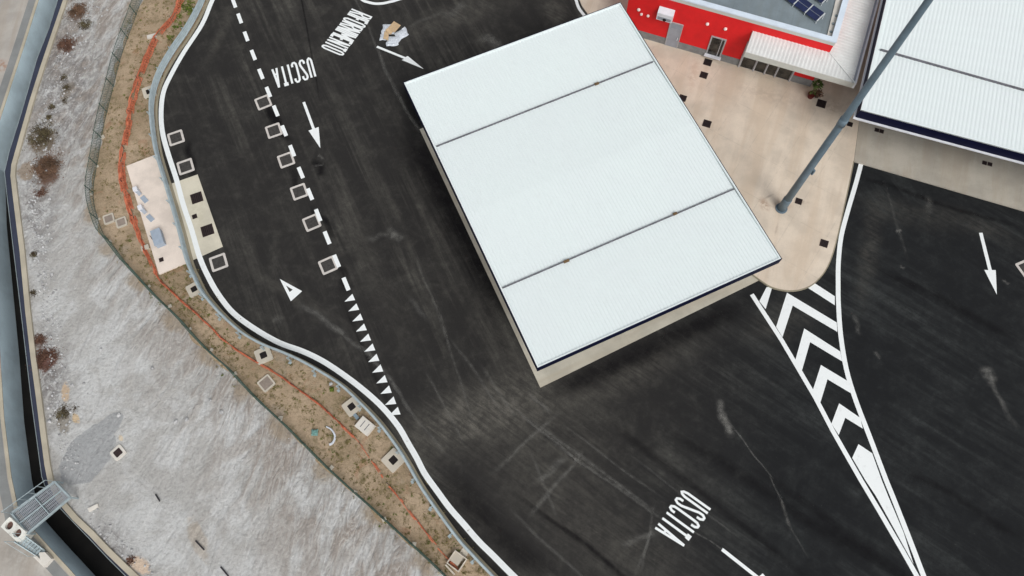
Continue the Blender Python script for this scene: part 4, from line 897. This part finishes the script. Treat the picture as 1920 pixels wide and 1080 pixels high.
m.tube([(p.x, p.y, .02 + .04 * math.sin(i * .5)) for i, p in enumerate(bp)], [.05 + .04 * i / len(bp) for i in range(len(bp))], 6); tag(m.build('plastic_hose', 'plastic'), 'white plastic sheet twisted into a hook shape on the soil', 'plastic')
def crumple(name, px, s, mt, lab, cat, z=0.0, parent=None, hgt=.25, seed=1, asp=1.0, ang=0.0):
    c = G(*px); m = MB(); n = 9; vs = []
    for i in range(n):
        for j in range(n):
            x, y = (i / (n-1) - .5), (j / (n-1) - .5); e = 1 + .35 * noise.noise(Vector((math.atan2(y, x) * .9, seed, 0)))
            v = Matrix.Rotation(ang, 2) @ Vector((x * s * asp * e, y * s * e)); r = max(abs(x), abs(y)) * 2
            vs.append((c.x + v.x, c.y + v.y, z + .02 + hgt * (1 - r) ** .6 * (.6 + abs(noise.noise(Vector((x * 4, y * 4, seed)))) * 1.6) if r < 1 else z + .01))
    m.add(vs, [(i*n+j, (i+1)*n+j, (i+1)*n+j+1, i*n+j+1) for i in range(n-1) for j in range(n-1)])
    o = m.build(name, mt, parent)
    return tag(o, lab, cat) if lab else o
crumple('plastic_scrap', (590, 811), .42, 'turq', 'turquoise plastic scrap on the soil left of the hooked white sheet', 'litter', seed=4)
crumple('plastic_scrap', (622, 730), .30, 'green', 'small green scrap on the soil above the orange netting', 'litter', seed=6)
crumple('stone_lump', (284, 391), .3, 'stone', 'pale lump caught in the orange netting below the road bulge', 'stone', seed=9) if False else None
# litter pile on the asphalt
c = G(737, 63); t = thing('litter_pile', 'pile of cardboard and white plastic film lying on the asphalt', 'litter pile', (c.x, c.y, 0))
def board(px4, z0, z1, mt, nm):
    P = [Vector((*G(*p), z)) for p, z in zip(px4, (z0, z1, z1 * .8, z0 * 1.1))]; up = Vector((0, 0, .03))
    MB().add(P + [p + up for p in P], [(4, 5, 6, 7), (3, 2, 1, 0), (0, 1, 5, 4), (1, 2, 6, 5), (2, 3, 7, 6), (3, 0, 4, 7)]).build(nm, mt, t)
crumple('plastic_film', (728, 55), 1.0, 'plastic', None, None, parent=t, seed=11, hgt=.2); crumple('plastic_film', (738, 77), .95, 'plastic', None, None, parent=t, seed=12, hgt=.16, asp=1.1)
crumple('plastic_film', (753, 64), .85, 'plastic', None, None, parent=t, seed=13, hgt=.16, asp=1.2, ang=.6); crumple('plastic_film', (719, 70), .6, 'plastic', None, None, parent=t, seed=14, hgt=.12)
board([(740, 45), (753, 54), (741, 66), (729, 58)], .30, .38, 'cardboard', 'cardboard_sheet'); board([(733, 55), (740, 61), (733, 68), (724, 63)], .34, .22, 'cardboard', 'cardboard_sheet')
board([(722, 62), (730, 64), (729, 79), (720, 76)], .20, .22, 'cardboard', 'cardboard_sheet')
# potted plant
c = G(1519, 182, .12); t = thing('potted_plant', 'leafy green plant in a red pot beside the awning corner', 'potted plant', (c.x, c.y, .12))
MB().tube([(*c, .12), (*c, .45), (*c, .5)], [.20, .27, .29], 14).build('pot', 'pot', t)
MB().tube([(*c, .45), (*c, 1.5)], .04, 6).build('stem', 'dry', t)
def leaves(m, c, R, Hh, n, ls, z0=0.0, flat=1.0, ring=False):
    for _ in range(n):
        a = random.uniform(0, 2 * math.pi); r = R * math.sqrt(random.random()) if not ring else R * random.uniform(.55, 1); z = z0 + Hh * random.random() * (1 - (r / R) ** 2 * .6)
        p = Vector((c.x + r * math.cos(a), c.y + r * math.sin(a), z)); d1 = Vector((random.gauss(0, 1), random.gauss(0, 1), random.gauss(0, .7))).normalized(); d2 = d1.cross(Vector((random.gauss(0, 1), random.gauss(0, 1), 1))).normalized()
        l = ls * random.uniform(.5, 1.3); w = l * .35
        m.add([p, p + d1 * l * .5 + d2 * w, p + d1 * l, p + d1 * l * .5 - d2 * w], [(0, 1, 2, 3)])
m = MB(); leaves(m, c, .30, .25, 190, .18, 1.6, ring=True); leaves(m, c, .16, .5, 30, .16, .5); m.build('foliage', 'plant', t)
c = G(1531, 181, .12); t = thing('planter', 'small dark planter beside the red pot', 'planter', (c.x, c.y, .12))
MB().tube([(*c, .12), (*c, .42)], [.15, .20], 12).build('pot', 'rust', t); m = MB(); leaves(m, c, .3, .3, 90, .2, .4); m.build('foliage', 'dry', t)

# ================================================================== GANTRY OVER THE CHANNEL
ZD = .75
g = GP([(22, 962), (103, 903), (132, 933), (52, 1000.5)], ZD)      # near left, far left, far right, near right
t = thing('channel_gantry', 'grey steel gantry platform with open grating spanning the drainage channel', 'gantry', (g[0].x, g[0].y, 0))
m = MB()
for a, b in ((g[0], g[1]), (g[1], g[2]), (g[2], g[3]), (g[3], g[0])): m.bar((*a, ZD), (*b, ZD), .11, .16)
m.build('frame', 'steel', t)
m = MB(); a, b = (g[0] + g[3]) / 2, (g[1] + g[2]) / 2; m.bar((*a, ZD + .01), (*b, ZD + .01), .06, .10); a, b = g[0] * .48 + g[1] * .52, g[3] * .48 + g[2] * .52; m.bar((*a, ZD + .02), (*b, ZD + .02), .06, .10); m.build('cross_beam', 'steel', t)
m = MB()
for k in range(1, 34):
    f = k / 34; a, b = g[0].lerp(g[1], f), g[3].lerp(g[2], f); m.bar((*a, ZD - .06), (*b, ZD - .06), .034, .04)
for k in range(1, 8):
    f = k / 8; a, b = g[0].lerp(g[3], f), g[1].lerp(g[2], f); m.bar((*a, ZD - .07), (*b, ZD - .07), .035, .03)
m.build('grating', 'grating', t)
hr = GP([(22, 953.7), (81.5, 904)], ZD + .3); hr = GP([(20, 955), (83, 902)], 2.2); m = MB()
for s_ in (0, 1):
    a, b = (g[0], g[1]) if s_ == 0 else (g[3], g[2])
    if s_ == 1: continue
    m.bar((*a, ZD + .95), (*b, ZD + .95), .035, .035)
    for k in range(6): f = k / 5; p = a.lerp(b, f); m.bar((*p, ZD), (*p, ZD + .95), .03, .03)
m.build('handrail', 'steel', t)
for p in g: MB().bar((*p, -.04), (*p, ZD - .1), .10, .10).build('leg', 'steel', t)
st = GP([(49, 1001), (79, 1031), (66, 1043), (34, 1016)], .4)
m = MB()
for k in range(9):
    f = k / 8; a, b = st[0].lerp(st[1], f), st[3].lerp(st[2], f); z = ZD - .1 - f * .5; m.bar((*a, z), (*b, z), .16, .03)
m.bar((*st[0], ZD), (*st[1], .2), .05, .12); m.bar((*st[3], ZD), (*st[2], .2), .05, .12); m.build('stairs', 'steel', t)
m = MB()
for a, b in ((st[0], st[1]), (st[3], st[2])):
    m.bar((*a, ZD + .9), (*b, 1.1), .02, .02); m.bar((*a, ZD), (*a, ZD + .9), .03, .03); m.bar((*b, .2), (*b, 1.1), .03, .03)
m.build('stair_handrail', 'steel', t)
w = GP([(18, 966), (49, 994.5), (30.5, 1023), (1, 986)], 1.0); c = sum(w, Vector((0, 0))) / 4
t = thing('concrete_head', 'white concrete head with two round openings at the end of the gantry', 'concrete head', (c.x, c.y, 0))
ax1, ax2 = (w[1] - w[0]), (w[3] - w[0]); aa = math.atan2(ax1.y, ax1.x)
h1, h2 = c - ax1 * .23, c + ax1 * .23
bmm = MB(); n = 20
# slab top with two real holes: fan rings cut out of two halves
def holed(cc, hx, hy, r, z0, z1, ang):
    R = Matrix.Rotation(ang, 2); out, inn = [], []
    for k in range(n):
        an = 2 * math.pi * (k + .5) / n; x, y = math.cos(an), math.sin(an); s_ = min(hx / abs(x) if abs(x) > 1e-6 else 9, hy / abs(y) if abs(y) > 1e-6 else 9)
        out.append(cc + R @ Vector((x * s_, y * s_))); inn.append(cc + R @ Vector((x * r, y * r)))
    vs = [(*p, z1) for p in out] + [(*p, z1) for p in inn] + [(*p, z0) for p in out] + [(*p, z0) for p in inn]
    fs = []
    for k in range(n):
        l = (k + 1) % n; fs += [(k, l, l+n, k+n), (k, k+2*n, l+2*n, l), (k+n, l+n, l+3*n, k+3*n)]
    bmm.add(vs, fs)
aR = .25; hx, hy = ax1.length / 4, ax2.length / 2 * .95
q1, q2 = c - ax1 * .25, c + ax1 * .25
holed(q1, hx, hy, aR, 0, 1.0, aa); holed(q2, hx, hy, aR, 0, 1.0, aa); bmm.build('casing', 'white_cast', t)
for q in (q1, q2): MB().tube([(*q, .2), (*q, .8)], .245, 16).build('opening', mat('rusty opening', lin(112, 86, 78), .9, .2, 5), t)
wq = GP([(73, 1036), (84, 1035), (96, 1048), (82, 1064), (62, 1044), (66, 1040), (75, 1048)], .3)
tag(MB().prism(wq, -.04, .3).build('concrete_anchor', 'cast_white'), 'white angled concrete anchor block below the gantry stairs', 'concrete block')

# ================================================================== SMALL THINGS ON THE GRAVEL
for (a, b), lab in [(((292, 927), (301, 940)), 'short dark steel stub sticking out of the gravel, uppermost of three'), (((367, 1014), (384, 1031)), 'dark steel stub in the gravel, longest and middle one of three'), (((414, 1063), (430, 1081)), 'dark steel stub in the gravel at the bottom edge')]:
    p, q = G(*a), G(*b); tag(MB().tube([(*p, .02), (*q, .09)], .045, 8).build('steel_stub', 'rust'), lab, 'steel stub', 'dark steel stubs in the gravel')
tag(MB().box(G(175.5, 952), .62, .24, -.05, .06, wdir((167, 956), (185, 947))).build('concrete_plank', 'cast_white'), 'white concrete plank lying alone on the gravel near the gantry', 'concrete plank')
def east(c):
    return min(par_r[1:-1], key=lambda q: (q - c).length_squared)
def stone(m, c, s, z=-.05):
    q = east(c); k = par_r.index(q); d = (par_r[min(k+1, len(par_r)-1)] - par_r[k-1]).normalized(); e = c - q
    if (d.x * e.y - d.y * e.x) < .08: return
    bm = bmesh.new(); bmesh.ops.create_icosphere(bm, subdivisions=1, radius=s); sd_ = random.random() * 99
    vs = [(c.x + v.co.x * (1 + .5 * noise.noise(v.co / s + Vector((sd_, 0, 0)))), c.y + v.co.y * (1 + .6 * noise.noise(v.co / s + Vector((0, sd_, 0)))), z + s * .3 + v.co.z * .7) for v in bm.verts]
    m.add(vs, [tuple(v.index for v in f.verts) for f in bm.faces]); bm.free()
big = [(189, 655), (222, 778), (157, 719), (135, 722), (350, 787), (329, 791), (394, 750), (415, 773), (90, 765), (94, 779), (92, 790), (137, 88), (70, 255), (57, 385), (93, 372), (97, 515), (88, 455), (620, 720), (285, 690)]
lb = ['white stone on the open gravel below the red brown scrub', 'pale stone just above the catch pit']
m = MB()
for x, y in big: stone(m, G(x, y), random.uniform(.10, .17))
for pth_, n_, wd in (([(150, 0), (100, 110), (60, 250), (45, 330)], 420, 2.0), ([(45, 340), (60, 470), (75, 600), (95, 760), (115, 880)], 620, 1.0), ([(150, 975), (210, 1020), (270, 1075)], 60, .7)):
    sp = smooth(GP(pth_), 6); pp = along(sp, .1)
    for _ in range(n_):
        p, d_ = random.choice(pp); stone(m, p + Vector((-d_.y, d_.x)) * 0 + Vector((abs(random.gauss(0, wd * .6)), random.gauss(0, .4))) + Vector((.15, 0)), random.choice((.02, .03, .04, .05, .06, .09)))
for _ in range(420):
    x, y = random.uniform(90, 760), random.uniform(0, 1090)
    f = min(FENCE, key=lambda q: abs(q[1] - y))
    if x > f[0] - 15: continue
    stone(m, G(x, y), random.choice((.015, .02, .025, .035)))
tag(m.build('rubble', 'stone'), 'pale rubble stones strewn over the gravel beside the channel parapet', 'rubble', kind='stuff')
# dry scrub
scr = [((145, 22), 1.0, 'dry', 'brown dry scrub at the top edge beside the parapet'), ((125, 84), .9, 'redscrub', 'reddish brown scrub below the top edge one, near white stones'), ((160, 46), .6, 'olive', 'small dark scrub right of the topmost brown scrub'),
       ((118, 145), .35, 'olive', 'small dark bush, upper of four in a line on the gravel'), ((124, 165), .32, 'olive', 'small dark bush, second of four in a line on the gravel'), ((123, 189), .3, 'olive', 'small round dark bush, third of four in a line'), ((98, 200), .3, 'olive', 'small round dark bush, leftmost of four in a line'),
       ((92, 220), .25, 'olive', 'tiny dark bush just above the large olive scrub patch'), ((80, 252), 1.25, 'olive', 'large olive scrub patch above the channel kink'), ((88, 312), 1.35, 'dry', 'largest brown scrub patch beside the channel kink'), ((78, 360), .5, 'redscrub', 'dark red scrub tuft below the largest brown patch'),
       ((63, 477), .28, 'olive', 'small dark tuft midway down the parapet'), ((63, 550), .28, 'olive', 'dark tuft on rubble above the red brown scrub'), ((86, 672), 1.05, 'redscrub', 'red brown scrub spreading across the parapet'), ((74, 638), .5, 'redscrub', 'dark scrub tuft just above the red brown scrub'),
       ((142, 768), .22, 'olive', 'tiny dark plant beside the pale sandy spot'), ((118, 775), .55, 'olive', 'thin greenish scrub between rubble and sandy spot'), ((245, 1050), .3, 'redscrub', 'small reddish plant on the sandy spot near the bottom')]
for p, r, mt, lab in scr:
    c = G(*p, -.05); t = MB(); k = int(2600 * r * r + 160)
    for _ in range(k):
        q = c + Vector((random.gauss(0, r * .42), random.gauss(0, r * .42)))
        if noise.noise(Vector((q.x * 1.6, q.y * 1.6, 4))) < random.uniform(-.5, .15): continue
        leaves(t, q, .07, .05 + .22 * r * max(0, 1 - (q - c).length / r), 1, .085, -.05)
    tag(t.build('dry_shrub', mt), lab, 'shrub', 'dry scrub on the gravel beside the channel')
# weeds on the soil verge (nobody could count them)
m = MB(); m2 = MB(); rr_ = along(rail, .12); ff_ = [p for p, _ in along(fence, .12)]
for _ in range(3000):
    p, d_ = random.choice(rr_); q = min(ff_[::6], key=lambda z: (z - p).length_squared); f = random.uniform(.06, 1.02); c = p.lerp(q, f) + Vector((random.gauss(0, .35), random.gauss(0, .35)))
    if noise.noise(Vector((c.x * .45, c.y * .45, 2))) < random.uniform(-.45, .2): continue
    y = 0; onslab = False
    for A_ in (GP(pin),):
        ins_ = True
        cx = sum(A_, Vector((0, 0))) / len(A_)
        if (c - cx).length < 3.2: onslab = True
    if onslab: continue
    leaves(m2 if random.random() < .12 else m, c, random.choice((.06, .09, .13, .18)), .07, random.randint(7, 20), .075, -.02)
for p, r, n_ in (((345, 20), .9, 420), ((352, 10), .6, 200), ((336, 45), .5, 150), ((320, 70), .35, 110), ((345, 60), .3, 80)):
    for _ in range(8): leaves(m2, G(*p) + Vector((random.gauss(0, r * .45), random.gauss(0, r * .45))), r * .3, .22, n_ // 8, .13, -.02)
tag(m.build('ground_weeds', 'weed'), 'low olive weeds dotted over the brown soil verge', 'weeds', kind='stuff')
tag(m2.build('green_weeds', 'green'), 'greener weeds clustered on the verge by the top of the netting', 'weeds', kind='stuff')
